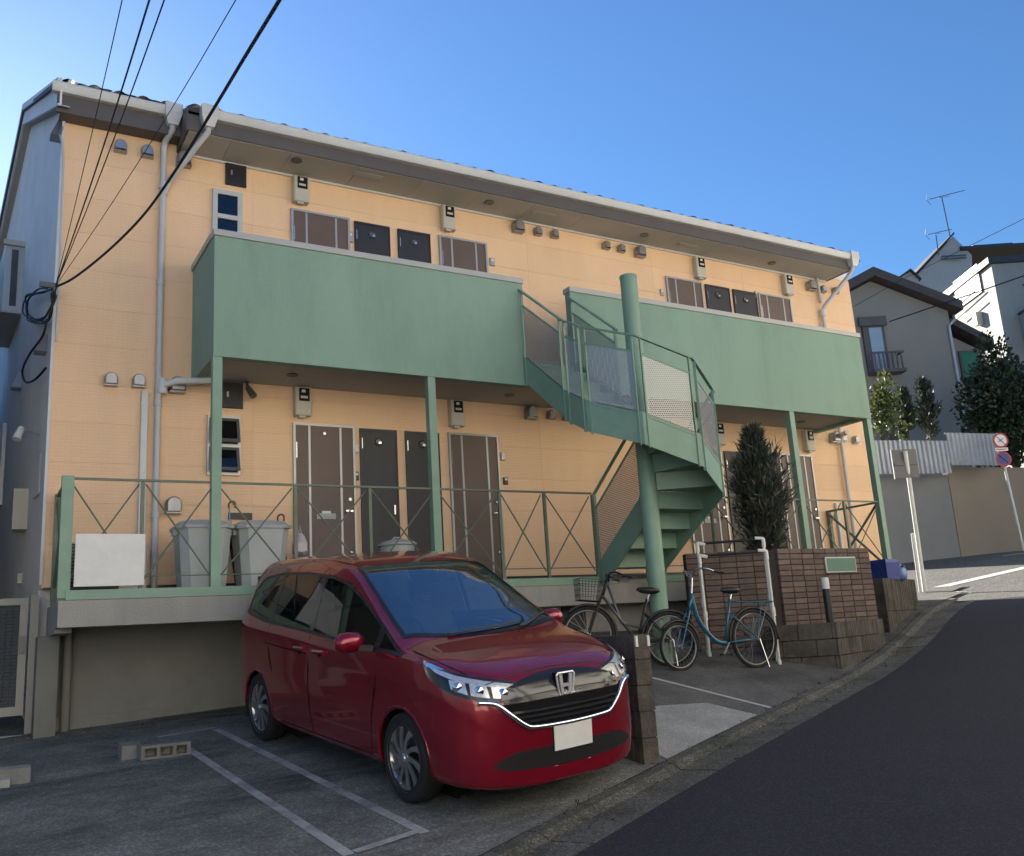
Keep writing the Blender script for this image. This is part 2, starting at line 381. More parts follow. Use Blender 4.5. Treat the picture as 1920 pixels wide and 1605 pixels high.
# ================================================================== SETTING
def strip(name, m, s0, s1, n0, n1, zf, ds=.5, dn=1.0):
    mb = MB(); nu = max(1, int((s1-s0)/ds)); nv = max(1, int(abs(n1-n0)/dn))
    def fn(a, b):
        s = s0+(s1-s0)*a; n = n0+(n1-n0)*b; p = KU*s+KN*n
        return (p.x, p.y, zf(s, n))
    return struct(mb.grid(fn, nu, nv).build(name, m, smooth='all'))
strip('ground', EARTH, -150, 190, -120, 160, lambda s, n: zk(s)-.45-(0 if abs(n) < 30 else .0), 5, 8)
roadz = lambda s, n: zk(s)-.035+.012*(N0-n)
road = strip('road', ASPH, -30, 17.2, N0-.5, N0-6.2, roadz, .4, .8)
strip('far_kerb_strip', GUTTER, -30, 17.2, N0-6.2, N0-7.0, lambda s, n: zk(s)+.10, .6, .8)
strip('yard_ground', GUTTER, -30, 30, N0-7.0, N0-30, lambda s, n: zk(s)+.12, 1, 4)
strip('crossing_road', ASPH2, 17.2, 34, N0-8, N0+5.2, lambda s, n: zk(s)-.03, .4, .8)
# kerb and L-shaped gutter stones
ks = struct(MB().grid(lambda a, b: (lambda p, s: (p.x, p.y, zk(s)-.06))(KU*(-30+47*a)+KN*(N0-.52+.5*b), -30+47*a), 60, 1).build('kerb', GUTTER))
ks['_org'] = (0, 0, 0)
s = -4.0; k = 0
while s < 17.0:
    L = .594
    def P(n, ss, dz): q = KU*ss+KN*n; return V((q.x, q.y, zk(ss)+dz))
    jz = random.uniform(-.004, .004); jn = random.uniform(-.004, .004)
    mb = MB()
    prof = [(N0-.50, -.037), (N0-.16, -.045), (N0-.12, -.02), (N0-.10, .0), (N0+.0, .004), (N0, -.12), (N0-.5, -.12)]
    a = [P(n+jn, s, z+jz) for n, z in prof]; b = [P(n+jn, s+L, z+jz) for n, z in prof]
    i = 0; mb.v = a+b; n_ = len(prof)
    mb.f = [tuple(range(n_)), tuple(range(n_, 2*n_))[::-1]]+[(q, (q+1) % n_, n_+(q+1) % n_, n_+q) for q in range(n_)]
    mb.build('gutter_stone', GUTTER, ks); s += .6; k += 1
# car park slab, the bicycle bay and its pale patch
def patch(name, m, pts, zf, dz=0, nu=14, nv=14):
    A, B, C, D_ = [V((p[0], p[1], 0)) for p in pts]
    def fn(a, b):
        q = (A*(1-a)+B*a)*(1-b)+(D_*(1-a)+C*a)*b
        return (q.x, q.y, zf(q.x, q.y)+dz)
    return struct(MB().grid(fn, nu, nv).build(name, m, smooth='all'))
def kpt(x): return ((x), (N0+.004+.3907*x)/.9205)        # point on the kerb's back edge at this x
LOTZ = lambda x, y: lotz(x, y, .083)
BAYZ = lambda x, y: lotz(x, y, .25)
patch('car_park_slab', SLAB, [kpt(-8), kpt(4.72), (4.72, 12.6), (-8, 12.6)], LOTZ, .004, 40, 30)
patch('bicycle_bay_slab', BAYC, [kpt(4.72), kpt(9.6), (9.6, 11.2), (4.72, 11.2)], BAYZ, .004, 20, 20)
q = [onlot(*p, .25) for p in ((1246, 1322), (1330, 1322), (1440, 1334), (1262, 1424))]
patch('pale_patch', SLABP, [kpt(4.9), kpt(6.62), (q[1].x, q[1].y+.05), (4.8, q[0].y)], BAYZ, .009)
patch('corner_apron', GUTTER, [kpt(9.6), kpt(15.9), (15.9, 11.6), (9.6, 10.2)], lambda x, y: zk(sn(x, y)[0])+.004, .004, 20, 8)
def line(name, m, p, q_, w, zf, dz=.008):
    p, q_ = V((p[0], p[1], 0)), V((q_[0], q_[1], 0)); d = (q_-p).normalized(); x = V((-d.y, d.x, 0))*w/2
    return patch(name, m, [p-x, q_-x, q_+x, p+x], zf, dz, 24, 2)
l1a, l1b = onlot(405, 1368, .083), onlot(790, 1560, .083)
l2a, l2b = onlot(345, 1400, .083), onlot(655, 1605, .083)
line('parking_line', PAINTW, l1a, l1b+(l1b-l1a).normalized()*.05, .075, LOTZ)
line('parking_line', PAINTW, l2a, l2b, .075, LOTZ)
e1, e2 = onlot(296, 1384, .083), onlot(403, 1366, .083)
line('parking_line', PAINTW, e1, e2, .06, LOTZ, .011)
line('parking_line', PAINTW, l2b+V((.04, .02, 0)), l1b+V((-.04, .0, 0)), .07, LOTZ, .011)
w0, w1 = onlot(1235, 1275, .25), onlot(1445, 1328, .25)
line('bay_line', PAINT, w0+(w0-w1)*.4, w1, .055, BAYZ)
# painted lines of the crossing
def onroad(u, v):
    d = ray(u, v).normalized(); t = 10
    while t < 60 and d.z*t > zk(sn(d.x*t, d.y*t)[0])-.03: t += .05
    return d*t
def ps(u, v, dd): return at(u, v, dd)
CZ = lambda x, y: zk(sn(x, y)[0])-.03
line('stop_line', PAINT, at(1745, 1108, 18.6), at(1935, 1093, 20.0), .32, CZ, .008)
line('edge_line', PAINT, at(1885, 1062, 23.5), at(1960, 1060, 23.5), .16, CZ, .008)
line('edge_line', PAINT, at(1770, 1118, 17.9), at(1830, 1138, 16.9), .12, CZ, .012)
# ================================================================== APARTMENT BUILDING
D, YP = 11.1, 9.95
XL, XR = .735, 14.38
ZF0, ZF1 = .63, 3.57               # floors
SK = -.053                         # the left gable runs slightly out of square
def gx(y): return XL+SK*(y-D)
apt = thing('apartment_building', 'two-storey apartment house with orange siding, green parapets and white gutters', 'building', (7.5, 11.1, -.6))
# walls: core with the gable outline
def gable_poly(y0=D+.02):
    return [(y0, .82), (y0, 6.56), (15.2, 8.55), (21, 7.7), (21, -.6), (y0+.3, -.6), (y0+.3, .82)]
mb = MB(); gp = gable_poly(); n = len(gp)
a = [V((gx(y), y, z)) for y, z in gp]; b = [V((XR, y, z)) for y, z in gp]
mb.v = a+b; mb.f = [tuple(range(n)), tuple(range(n, 2*n))[::-1]]+[(k, (k+1) % n, n+(k+1) % n, n+k) for k in range(n)]
wall = mb.build('wall', GABLE, apt)
# siding boards on the front wall
BH, rows = .4555, 12
segs = [XL-.004, 2.95, 5.4, 7.1, 9.52, 11.55, XR]
meshes = {}
for r in range(rows):
    for k in range(len(segs)-1):
        L = segs[k+1]-segs[k]
        key = k
        if key not in meshes:
            m = MB().cbox(.0003, L-.0003, 0, .022, .0006, BH-.0006, .0022).mesh('siding_board', SIDING); meshes[key] = m
        inst('siding_board', meshes[key], wall, (segs[k], D, .82+r*BH))
MB().box(gx(D)-.012, XL+.002, D-.004, D+.05, .80, 6.30).build('corner_trim', SIDING, wall)
# base flashing and the gable's base
MB().box(XL, XR, D-.012, D+.02, .795, .82).build('base_flashing', BLACK, wall)
# --- roof
roof = MB(); SLOPE = .47
def rz(y): return 6.50+SLOPE*(y-10.5)
def rbox(x0, x1, y0, y1):
    roof.hexa([(x0, y0, rz(y0)-.06), (x1, y0, rz(y0)-.06), (x1+.0, y1, rz(y1)-.06), (x0+SK*(y1-D), y1, rz(y1)-.06), (x0, y0, rz(y0)), (x1, y0, rz(y0)), (x1, y1, rz(y1)), (x0+SK*(y1-D), y1, rz(y1))])
rbox(2.02, 13.75, 10.5, 10.86)
rbox(.60, 14.5, 10.86, 15.2)
roof.hexa([(.60+SK*4.1, 15.2, rz(15.2)-.06), (14.5, 15.2, rz(15.2)-.06), (14.5, 21.4, 7.75), (.3-.25, 21.4, 7.75), (.60+SK*4.1, 15.2, rz(15.2)), (14.5, 15.2, rz(15.2)), (14.5, 21.4, 7.81), (.05, 21.4, 7.81)])
rf = roof.build('roof', TILE, apt)
tm = MB().grid(lambda a, b: (-.13+.26*a, -.02+.4*b, .055*sin(pi*min(1, a*1.6)) if a < .62 else .004, ), 8, 1)
tm = MB().grid(lambda a, b: (-.135+.27*a, -.06+.42*b, (.034*sin(pi*a/.55) if a < .55 else .008*sin(pi*(a-.55)/.45)) + SLOPE*(-.06+.42*b)), 8, 1).mesh('roof_tile', TILE)
x = .8; k = 0
while x < 13.7:
    y = 10.52 if x > 2.1 else 10.86
    inst('roof_tile', tm, rf, (x, y+random.uniform(-.01, .01), rz(y)+.012+random.uniform(-.006, .008)), (0, random.uniform(-.03, .03), random.uniform(-.02, .02))); x += .272
# gutters, fascias, boxes
def gutter(x0, x1, yf, zt, name='gutter'):
    prof = [(yf, zt), (yf-.012, zt-.02), (yf+.0, zt-.075), (yf+.03, zt-.115), (yf+.11, zt-.115), (yf+.11, zt-.10), (yf+.035, zt-.10), (yf+.012, zt-.07), (yf+.006, zt-.0)]
    return MB().prism(prof, 'x', x0, x1).build(name, WHITEP, rf, smooth=True)
gutter(.56, 1.92, 10.78, 6.625); gutter(2.16, 13.70, 10.40, 6.475)
MB().box(.62, 2.0, 10.87, 10.90, 6.285, 6.53).build('fascia', FASCIA, rf)
MB().box(.66, 1.998, 10.902, D-.003, 6.287, 6.30).build('soffit_panel', FASCIA, rf)
MB().box(2.02, 13.72, 10.50, 10.525, 6.19, 6.40).build('fascia', FASCIA, rf)
for xa, xb in ((2.0, 2.018), (13.722, 13.74)): MB().prism([(10.50, 6.18), (D, 6.18), (D, rz(D)-.01), (10.50, rz(10.5)-.03)], 'x', xa, xb).build('fascia', FASCIA, rf)
def hopper(x, yf, zt):
    mb = MB()
    mb.hexa([(x-.06, yf+.01, zt-.24), (x+.06, yf+.01, zt-.24), (x+.06, yf+.11, zt-.24), (x-.06, yf+.11, zt-.24), (x-.10, yf-.03, zt-.1), (x+.10, yf-.03, zt-.1), (x+.10, yf+.115, zt-.1), (x-.10, yf+.115, zt-.1)])
    mb.box(x-.10, x+.10, yf-.03, yf+.115, zt-.098, zt+.03)
    return mb.build('rain_hopper', WHITEP, rf)
hopper(1.90, 10.775, 6.625); hopper(2.25, 10.395, 6.475); hopper(13.74, 10.40, 6.475)
# barge of the gable: blue-white board with trims
def along(pts, w0, w1, th, off, m, name):
    mb = MB()
    for (y0, z0), (y1, z1) in zip(pts, pts[1:]):
        x0, x1 = gx(y0)+off, gx(y1)+off
        mb.hexa([(x0-th, y0, z0-w1), (x0, y0, z0-w1), (x1, y1, z1-w1), (x1-th, y1, z1-w1), (x0-th, y0, z0-w0), (x0, y0, z0-w0), (x1, y1, z1-w0), (x1-th, y1, z1-w0)])
    return mb.build(name, m, rf)
bl = [(10.80, 6.68), (15.2, 8.78)]; br = [(15.2, 8.78), (21.3, 7.95)]
along(bl, 0, .10, .05, -.09, WHITEP, 'barge_trim'); along(br, 0, .10, .05, -.09, WHITEP, 'barge_trim')
along(bl, .10, .33, .02, -.085, GABLE, 'barge_board'); along(br, .10, .33, .02, -.085, GABLE, 'barge_board')
along(bl, .33, .36, .045, -.08, WHITEP, 'barge_trim'); along(br, .33, .36, .045, -.08, WHITEP, 'barge_trim')
along(bl, .345, .36, .09, .0, SOFFIT, 'gable_soffit'); along(br, .345, .36, .09, .0, SOFFIT, 'gable_soffit')
MB().beam((gx(D)-.02, D-.012, .85), (gx(D)-.02, D-.012, 6.3), .03, .03).build('corner_bead', WHITEP, wall)
# soffit boards of the wide eave with joints, downlights, vents
sb = thing_dummy = None
xs = [2.03, 2.55, 3.3, 4.22, 5.13, 6.04, 6.95, 7.86, 8.77, 9.68, 10.59, 11.5, 12.41, 13.71]
for a_, b_ in zip(xs, xs[1:]):
    MB().box(a_+.0025, b_-.0025, 10.527, D-.003, 6.185, 6.20).build('soffit_panel', SOFFIT, rf)
MB().box(2.03, 13.71, 10.53, D, 6.203, 6.215).build('soffit_backing', BLACK, rf)
MB().box(2.03, 13.71, D-.03, D-.004, 6.155, 6.184).build('soffit_moulding', WHITEP, rf)
lamp = MB().lathe([(.055, 0), (.07, 0), (.07, .012), (.055, .018), (.05, .0181)], n=20).lathe([(.0, .004), (.054, .004)], n=20, cap=False).mesh('downlight', ALUD)
vent = MB()
for k in range(5): vent.box(-.2, .2, -.05+k*.024, -.038+k*.024, 0, .008)
vent = vent.mesh('soffit_vent', SOFFIT)
for u, v in ((556, 300), (917, 379), (1208, 440), (1447, 493)):
    p = onz(u, v, 6.185); inst('downlight', lamp, rf, (p.x, min(p.y, 10.95), 6.170))
for u, v in ((690, 328), (1018, 401), (1290, 460)):
    p = onz(u, v, 6.185); inst('soffit_vent', vent, rf, (p.x, p.y, 6.174))
# --- doors
def fxz(u, v): p = ony(u, v, D); return p.x, p.z
def brown_door(x0, x1, zt, zb, knob=True, flap=False, numb=False, hs=1):
    d = MB().box(x0+.03, x1-.03, D-.022, D-.004, zb, zt-.03).build('door', DOORB, apt)
    f = MB()
    f.box(x0, x0+.03, D-.035, D-.004, zb, zt).box(x1-.03, x1, D-.035, D-.004, zb, zt).box(x0+.03, x1-.03, D-.035, D-.004, zt-.03, zt)
    f.build('door_frame', ALU, d)
    w = x1-x0
    for t in (.24, .745):
        MB().box(x0+w*t, x0+w*t+.028, D-.027, D-.0225, zb+.02, zt-.032).build('door_strip', ALU, d)
    if flap:
        MB().box(x0+w*.36, x0+w*.66, D-.030, D-.0225, zb+.93, zb+1.0).build('letter_flap', PAINT, d)
        MB().box(x0+w*.44, x0+w*.58, D-.031, D-.0225, zb+1.0, zb+1.03).build('notice', SIGNW, d)
    if numb:
        MB().lathe([(.0, D-.034), (.018, D-.033), (.02, D-.0225)], (x0+w*.5, 0, zt-.12), 'y', 10, cap=False).build('door_viewer', STEEL, d)
    if knob:
        kx = x0+w*(.86 if hs > 0 else .14)
        MB().beam((kx-.04, D-.065, zb+1.03), (kx+.05, D-.065, zb+1.03), .02, .025).beam((kx+.045, D-.065, zb+1.03), (kx+.045, D-.022, zb+1.03), .025, .025).build('handle', STEEL, d)
        MB().lathe([(.0, D-.045), (.022, D-.043), (.026, D-.0225)], (kx+.03, 0, zb+1.18), 'y', 12, cap=False).lathe([(.0, D-.045), (.022, D-.043), (.026, D-.0225)], (kx+.03, 0, zb+.5), 'y', 12, cap=False).build('lock', STEEL, d)
    hx = x0+.034 if hs > 0 else x1-.046
    MB().box(hx, hx+.012, D-.041, D-.0355, zt-.45, zt-.25).build('hinge', STEEL, d)
    return d
def black_door(x0, x1, zt, zb, hs=1):
    d = MB().box(x0+.02, x1-.02, D-.022, D-.004, zb, zt-.035).build('cupboard_door', DOORK, apt)
    f = MB(); f.box(x0, x0+.02, D-.03, D-.004, zb, zt).box(x1-.02, x1, D-.03, D-.004, zb, zt).box(x0+.02, x1-.02, D-.03, D-.004, zt-.035, zt)
    f.build('door_frame', BLACK, d)
    c = (x0+x1)/2
    MB().lathe([(.0, D-.026), (.038, D-.028), (.052, D-.040), (.058, D-.0225)], (c, 0, zt-.17), 'y', 18, cap=False).build('round_vent', ALUD, d)
    MB().box(c-.01, c+.03, D-.047, D-.041, zt-.20, zt-.17).build('vent_tab', STEEL, d)
    hx = x0+.022 if hs > 0 else x1-.034
    MB().box(hx, hx+.012, D-.038, D-.031, zt-.27, zt-.13).build('hinge', STEEL, d)
    px = x1-.075 if hs > 0 else x0+.055
    MB().box(px, px+.022, D-.035, D-.0225, zb+1.0, zb+1.12).build('pull', STEEL, d)
UNITS = [('L', 3.45, 4.26, 4.33, 4.85, 4.97, 5.47, 5.61, 6.39), ('R', 9.78, 10.57, 10.64, 11.19, 11.27, 11.83, 11.88, 12.68)]
for U, a0, a1, b0, b1, c0, c1, d0, d1 in UNITS:
    for zt, zb, lo in ((5.70, ZF1+.02, 0), (2.79, ZF0+.02, 1)):
        brown_door(a0, a1, zt, zb, True, bool(lo) and U == 'L' or (lo and U == 'R'), bool(lo), 1 if U == 'L' else 1)
        black_door(b0, b1, zt-.02, zb); black_door(c0, c1, zt-.02, zb)
        brown_door(d0, d1, zt, zb, True, False, False, 1)
# meter boxes
def meter(x, zt, lit=False):
    m = MB().cbox(x, x+.205, D-.11, D-.002, zt-.37, zt, .012).build('meter_box', METER, apt)
    MB().cbox(x+.045, x+.18, D-.128, D-.111, zt-.185, zt-.02, .01).build('meter_window', DARKGLOSS, m)
    MB().box(x+.075, x+.12, D-.132, D-.1285, zt-.08, zt-.045).build('dial', SIGNW, m)
    MB().box(x+.06, x+.15, D-.1315, D-.1285, zt-.155, zt-.125).build('dial', METER, m)
    MB().box(x+.05, x+.13, D-.09, D-.03, zt-.395, zt-.3705).build('cable_gland', METER, m)
    if lit: MB().lathe([(0, D-.115), (.012, D-.1125)], (x+.178, 0, zt-.31), 'y', 10, cap=False).build('pilot_lamp', SIGNW, m)
for x, zt in ((3.47, 6.15), (5.65, 6.15), (10.42, 6.12), (12.52, 6.12), (3.46, 3.24), (5.63, 3.24), (10.42, 3.22), (12.52, 3.22)): meter(x, zt, x == 3.46)
# steel vent hoods: one mesh per size
def hoodmesh(r):
    mb = MB(); n = 12; i = 0
    prof = []
    for k in range(n+1): a = pi*k/n; prof.append((-r*cos(a), r*.25+r*sin(a)))
    prof = [(-r, -r*.75)]+prof+[(r, -r*.75)]
    m = len(prof)
    for y, sc in ((0, 1.0), (-r*1.15, .96), (-r*1.5, .78)):
        for p in prof: mb.v.append(V((p[0]*sc, y, p[1]*sc if p[1] > 0 else p[1])))
    for j in range(2):
        for k in range(m-1): a = j*m+k; mb.f.append((a, a+1, a+1+m, a+m))
    mb.f.append(tuple(2*m+k for k in range(m)))
    mb.box(-r*1.02, r*1.02, -r*1.1, -.002, -r*1.02, -r*.86)
    mb.box(-r*.92, r*.92, -r*1.0, -.003, -r*.85, -r*.70)
    return mb.mesh('vent_hood', HOOD, smooth=True)
HS, HM, HB = hoodmesh(.062), hoodmesh(.070), hoodmesh(.088)
def ventat(u, v, me):
    p = ony(u, v, D); inst('vent_hood', me, apt, (p.x, D-.001, p.z))
for u, v in ((225, 278), (275, 288), (207, 714), (259, 717)): ventat(u, v, HM)
for u, v in ((343, 303), (331, 725), (968, 428), (1196, 475), (992, 776), (323, 950), (1516, 538), (1560, 822)): ventat(u, v, HB)
for u, v in ((1006, 436), (1037, 441), (1134, 462), (1162, 468), (1540, 544), (1563, 547), (1031, 779), (1060, 782), (1577, 823), (1601, 826)): ventat(u, v, HS)
# dark service boxes
for (x0, x1, z0, z1) in ((2.60, 2.865, 5.87, 6.17), (2.57, 2.83, 2.92, 3.245)):
    s_ = MB().cbox(x0, x1, D-.035, D-.002, z0, z1, .006).build('service_box', DOORK, apt)
    MB().box(x0+.03, x1-.03, D-.0385, D-.0355, z0+.03, z1-.03).build('lid', BLACK, s_)
    MB().box(x0+.06, x0+.085, D-.047, D-.039, z0+.13, z0+.2).build('latch', STEEL, s_)
# upper fixed louvre window
w = MB(); x0, x1, z0, z1 = 2.44, 2.81, 5.0, 5.77
w.box(x0, x0+.06, D-.05, D-.002, z0, z1).box(x1-.06, x1, D-.05, D-.002, z0, z1).box(x0+.06, x1-.06, D-.05, D-.002, z1-.06, z1).box(x0+.06, x1-.06, D-.055, D-.002, 5.375, 5.435).box(x0+.06, x1-.06, D-.05, D-.002, z0, z0+.06)
w = w.build('window', GREYPIPE, apt)
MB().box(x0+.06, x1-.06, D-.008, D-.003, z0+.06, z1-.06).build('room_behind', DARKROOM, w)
MB().box(x0+.061, x1-.061, D-.028, D-.022, 5.436, z1-.061).build('pane', WINDG, w); MB().box(x0+.061, x1-.061, D-.028, D-.022, z0+.061, 5.374).build('pane', WINDG, w)
# lower window: two tilted sashes
w = MB(); x0, x1, z0, z1 = 2.41, 2.80, 2.09, 2.82
w.box(x0, x0+.035, D-.04, D-.002, z0, z1).box(x1-.035, x1, D-.04, D-.002, z0, z1).box(x0+.035, x1-.035, D-.04, D-.002, z1-.035, z1).box(x0+.035, x1-.035, D-.04, D-.002, z0, z0+.035).box(x0+.035, x1-.035, D-.04, D-.002, 2.43, 2.47)
w = w.build('window', ALU, apt)
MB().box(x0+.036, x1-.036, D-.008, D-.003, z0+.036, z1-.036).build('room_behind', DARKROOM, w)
for zt_, zb_ in ((2.785, 2.47), (2.43, 2.125)):
    t = V((0, -.12, zb_+.01)); tp = V((0, -.045, zt_))
    mb = MB()
    def Q(x, f, off=0): p = tp+(t-tp)*f; return V((x, D+p.y-off, p.z))
    for (xa, xb, fa, fb) in ((x0+.02, x0+.055, 0, 1), (x1-.055, x1-.02, 0, 1), (x0+.055, x1-.055, 0, .12), (x0+.055, x1-.055, .86, 1)):
        mb.hexa([Q(xa, fb), Q(xb, fb), Q(xb, fb, -.02), Q(xa, fb, -.02), Q(xa, fa), Q(xb, fa), Q(xb, fa, -.02), Q(xa, fa, -.02)])
    sh = mb.build('sash', ALUD, w)
    MB().quad(Q(x0+.055, .86, -.008), Q(x1-.055, .86, -.008), Q(x1-.055, .12, -.008), Q(x0+.055, .12, -.008)).build('pane', WINDG, sh)
# intercoms and small plates
for u, v, w_, h_, m in ((657, 445, .05, .15, ALU), (922, 492, .075, .12, ALU), (1240, 549, .07, .11, ALU), (667, 841, .06, .10, SIGNW), (942, 856, .065, .11, ALU), (668, 893, .05, .11, BLACK), (947, 902, .065, .10, BLACK), (1416, 553, .05, .13, ALU)):
    p = ony(u, v, D); c = MB().cbox(p.x-w_/2, p.x+w_/2, D-.03, D-.002, p.z-h_/2, p.z+h_/2, .005).build('intercom', m, apt)
    MB().box(p.x-w_*.3, p.x+w_*.3, D-.0335, D-.0305, p.z+h_*.05, p.z+h_*.35).build('button_plate', SIGNW, c)
# --- downpipes
def bracket(x, z): return MB().box(x-.05, x+.05, D-.075, D-.003, z-.02, z+.02)
p = MB().tube(crom([(1.90, 10.84, 6.40), (1.90, 10.86, 6.33), (1.84, 11.0, 6.22), (1.84, 11.04, 6.05)], 5)+[V((1.84, 11.04, 1.3)), V((1.84, 11.04, .68))], .037, 12).build('downpipe', GREYPIPE, apt, smooth=True)
MB().tube([(2.25, 10.46, 6.26), (2.25, 10.48, 6.2), (1.90, 11.02, 5.72), (1.85, 11.03, 5.55)], .035, 12).build('branch_pipe', GREYPIPE, p, smooth=True)
for z in (5.66, 4.4, 2.9, 1.6): MB().lathe([(.046, z-.03), (.046, z+.03)], (1.84, 11.04, 0), 'z', 14).build('pipe_collar', GREYPIPE, p, smooth=True)
MB().tube([(1.90, 10.99, 3.12), (2.02, 10.93, 3.16), (2.45, 10.75, 3.16)], .04, 12).build('overflow_pipe', WHITEP, p, smooth=True)
MB().lathe([(.055, 3.02), (.06, 3.1), (.05, 3.2)], (1.88, 11.02, 0), 'z', 14).build('pipe_collar', WHITEP, p, smooth=True)
c = MB().cbox(1.66, 1.735, D-.055, D-.003, .66, 3.05, .006).build('cable_duct', WHITEP, apt); MB().box(1.655, 1.74, D-.06, D-.002, 2.88, 2.91).build('duct_joint', WHITEP, c)
p = MB().tube([(13.74, 10.46, 6.25), (13.72, 10.5, 6.14), (13.47, 11.0, 5.62), (13.44, 11.03, 5.5), (13.44, 11.03, 3.3)], .037, 12).build('downpipe', GREYPIPE, apt, smooth=True)
MB().tube([(13.42, 11.04, 6.2), (13.44, 11.04, 5.7)], .03, 10).build('vent_pipe', GREYPIPE, p, smooth=True)
MB().lathe([(.05, 5.44), (.05, 5.56)], (13.44, 11.03, 0), 'z', 14).build('pipe_collar', WHITEP, p, smooth=True)
MB().tube([(13.44, 11.03, 3.3), (13.44, 11.03, .7)], .033, 12).build('lower_pipe', GREYPIPE, p, smooth=True)
MB().tube([(13.3, 10.75, 3.17), (13.36, 10.95, 3.16), (13.43, 11.03, 3.08)], .045, 12).build('overflow_pipe', WHITEP, p, smooth=True)
c = MB().cbox(13.1, 13.17, D-.055, D-.003, .66, 1.95, .006).build('cable_duct', WHITEP, apt)
# --- gable fittings on the left
g = MB().hexa([(gx(15.05)-.26, 15.05, 5.24), (gx(15.05)+.02, 15.05, 5.24), (gx(16.8)+.02, 16.8, 5.24), (gx(16.8)-.26, 16.8, 5.24), (gx(15.05)-.26, 15.05, 6.32), (gx(15.05)+.02, 15.05, 6.32), (gx(16.8)+.02, 16.8, 6.32), (gx(16.8)-.26, 16.8, 6.32)]).build('bay_window', ALU, apt)
MB().box(gx(15.05)-.29, gx(15.05)+.0, 15.0, 15.06, 6.28, 6.36).build('bay_roof', SOFFIT, g)
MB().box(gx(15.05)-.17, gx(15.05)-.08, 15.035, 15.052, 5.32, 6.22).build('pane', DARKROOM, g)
MB().hexa([(gx(15.05)-.27, 15.03, 5.2), (gx(15.05)+.0, 15.03, 5.2), (gx(16.8)+.0, 16.82, 5.2), (gx(16.8)-.27, 16.82, 5.2), (gx(15.05)-.27, 15.03, 5.24), (gx(15.05)+.0, 15.03, 5.24), (gx(16.8)+.0, 16.82, 5.24), (gx(16.8)-.27, 16.82, 5.24)]).build('bay_sill', SOFFIT, g)
def ong(u, v, off=0.0):
    d = ray(u, v); t = (XL-SK*D+off)/(d.x-SK*d.y); return d*t
def gbox(name, u, v, sx, sy, sz, m, off=0, parent=apt):
    p = ong(u, v, off); return MB().box(p.x-sx, p.x+.004, p.y-sy/2, p.y+sy/2, p.z-sz/2, p.z+sz/2).build(name, m, parent)
gbox('meter_cabinet', 50, 958, .16, .35, .5, METER); gbox('socket_box', 41, 1085, .05, .1, .12, METER)
for u, v in ((117, 245), (87, 645), (40, 715)):
    p = ong(u, v); mb = MB(); r = .1
    for k in range(9):
        pass
    mb.hexa([(p.x-.13, p.y-.1, p.z-.12), (p.x+.003, p.y-.1, p.z-.12), (p.x+.003, p.y+.1, p.z-.12), (p.x-.13, p.y+.1, p.z-.12), (p.x-.05, p.y-.08, p.z+.1), (p.x+.003, p.y-.08, p.z+.1), (p.x+.003, p.y+.08, p.z+.1), (p.x-.05, p.y+.08, p.z+.1)]).build('side_vent', HOOD, apt)
p = ong(75, 815); lm = MB().tube([p, p+V((-.12, -.05, .02)), p+V((-.2, -.1, -.0))], .012, 8).build('wall_lamp', ALU, apt)
MB().tube([p+V((-.2, -.1, .05)), p+V((-.25, -.14, -.1))], [.035, .05], 12).build('lamp_head', SIGNW, lm, smooth=True)
p = ong(78, 850); MB().tube([p+V((-.01, 0, 0)), ong(75, 925)+V((-.01, 0, 0)), ong(66, 935)+V((-.012, 0, 0))], .01, 6).build('conduit', GREYPIPE, apt)
p = ong(8, 860); wn_ = MB().box(p.x-.05, p.x+.005, p.y-.1, p.y+1.5, p.z-.75, p.z+.55).build('side_window', ALU, apt)
MB().box(p.x-.055, p.x-.0505, p.y-.02, p.y+1.4, p.z-.68, p.z+.48).build('pane', WINDG, wn_)
MB().tube([ong(119, 236, -.05), ong(112, 250, -.05), ong(117, 270, -.03), ong(119, 300, -.02), ong(112, 500, -.02), ong(105, 640, -.02)], .013, 6).build('conduit', GREYPIPE, apt)
# --- first floor gallery: slabs and parapets
def parapet(x0, x1, left_ret, right_ret):
    g_ = MB().box(x0, x1, YP, YP+.12, 3.20, 4.62).build('parapet', GREENW, apt)
    MB().box(x0-.012, x1+.012, YP-.022, YP+.145, 4.62, 4.692).build('coping', COPING, g_)
    if left_ret:
        MB().box(x0, x0+.12, YP+.12, D-.002, 3.20, 4.62).build('parapet_return', GREENW, g_); MB().box(x0-.022, x0+.14, YP+.145, D-.003, 4.62, 4.692).build('coping', COPING, g_)
    if right_ret:
        MB().box(x1-.12, x1, YP+.12, D-.002, 3.20, 4.62).build('parapet_return', GREENW, g_); MB().box(x1-.14, x1+.022, YP+.145, D-.003, 4.62, 4.692).build('coping', COPING, g_)
    return g_
parapet(2.22, 6.25, True, False); parapet(7.02, 12.95, False, True)
sb_ = MB().box(2.34, 12.83, YP+.12, D-.002, 3.27, 3.52).build('gallery_slab', SOFFIT, apt)
MB().box(6.25, 7.02, YP+.0, YP+.12, 3.22, 3.54).build('edge_beam', GREENP, sb_)
MB().box(2.345, 12.825, YP+.125, D-.003, 3.52, 3.57).build('gallery_floor', CONCD, sb_)
xs = [2.345, 3.25, 4.16, 5.07, 5.98, 6.89, 7.8, 8.71, 9.62, 10.53, 11.44, 12.825]
for a_, b_ in zip(xs, xs[1:]): MB().box(a_+.002, b_-.002, YP+.122, D-.003, 3.255, 3.27).build('soffit_panel', SOFFIT, sb_)
for u, v in ((548, 703), (955, 741), (1502, 791)):
    p = onz(u, v, 3.25); inst('downlight', lamp, sb_, (p.x, min(p.y, 10.9), 3.242))
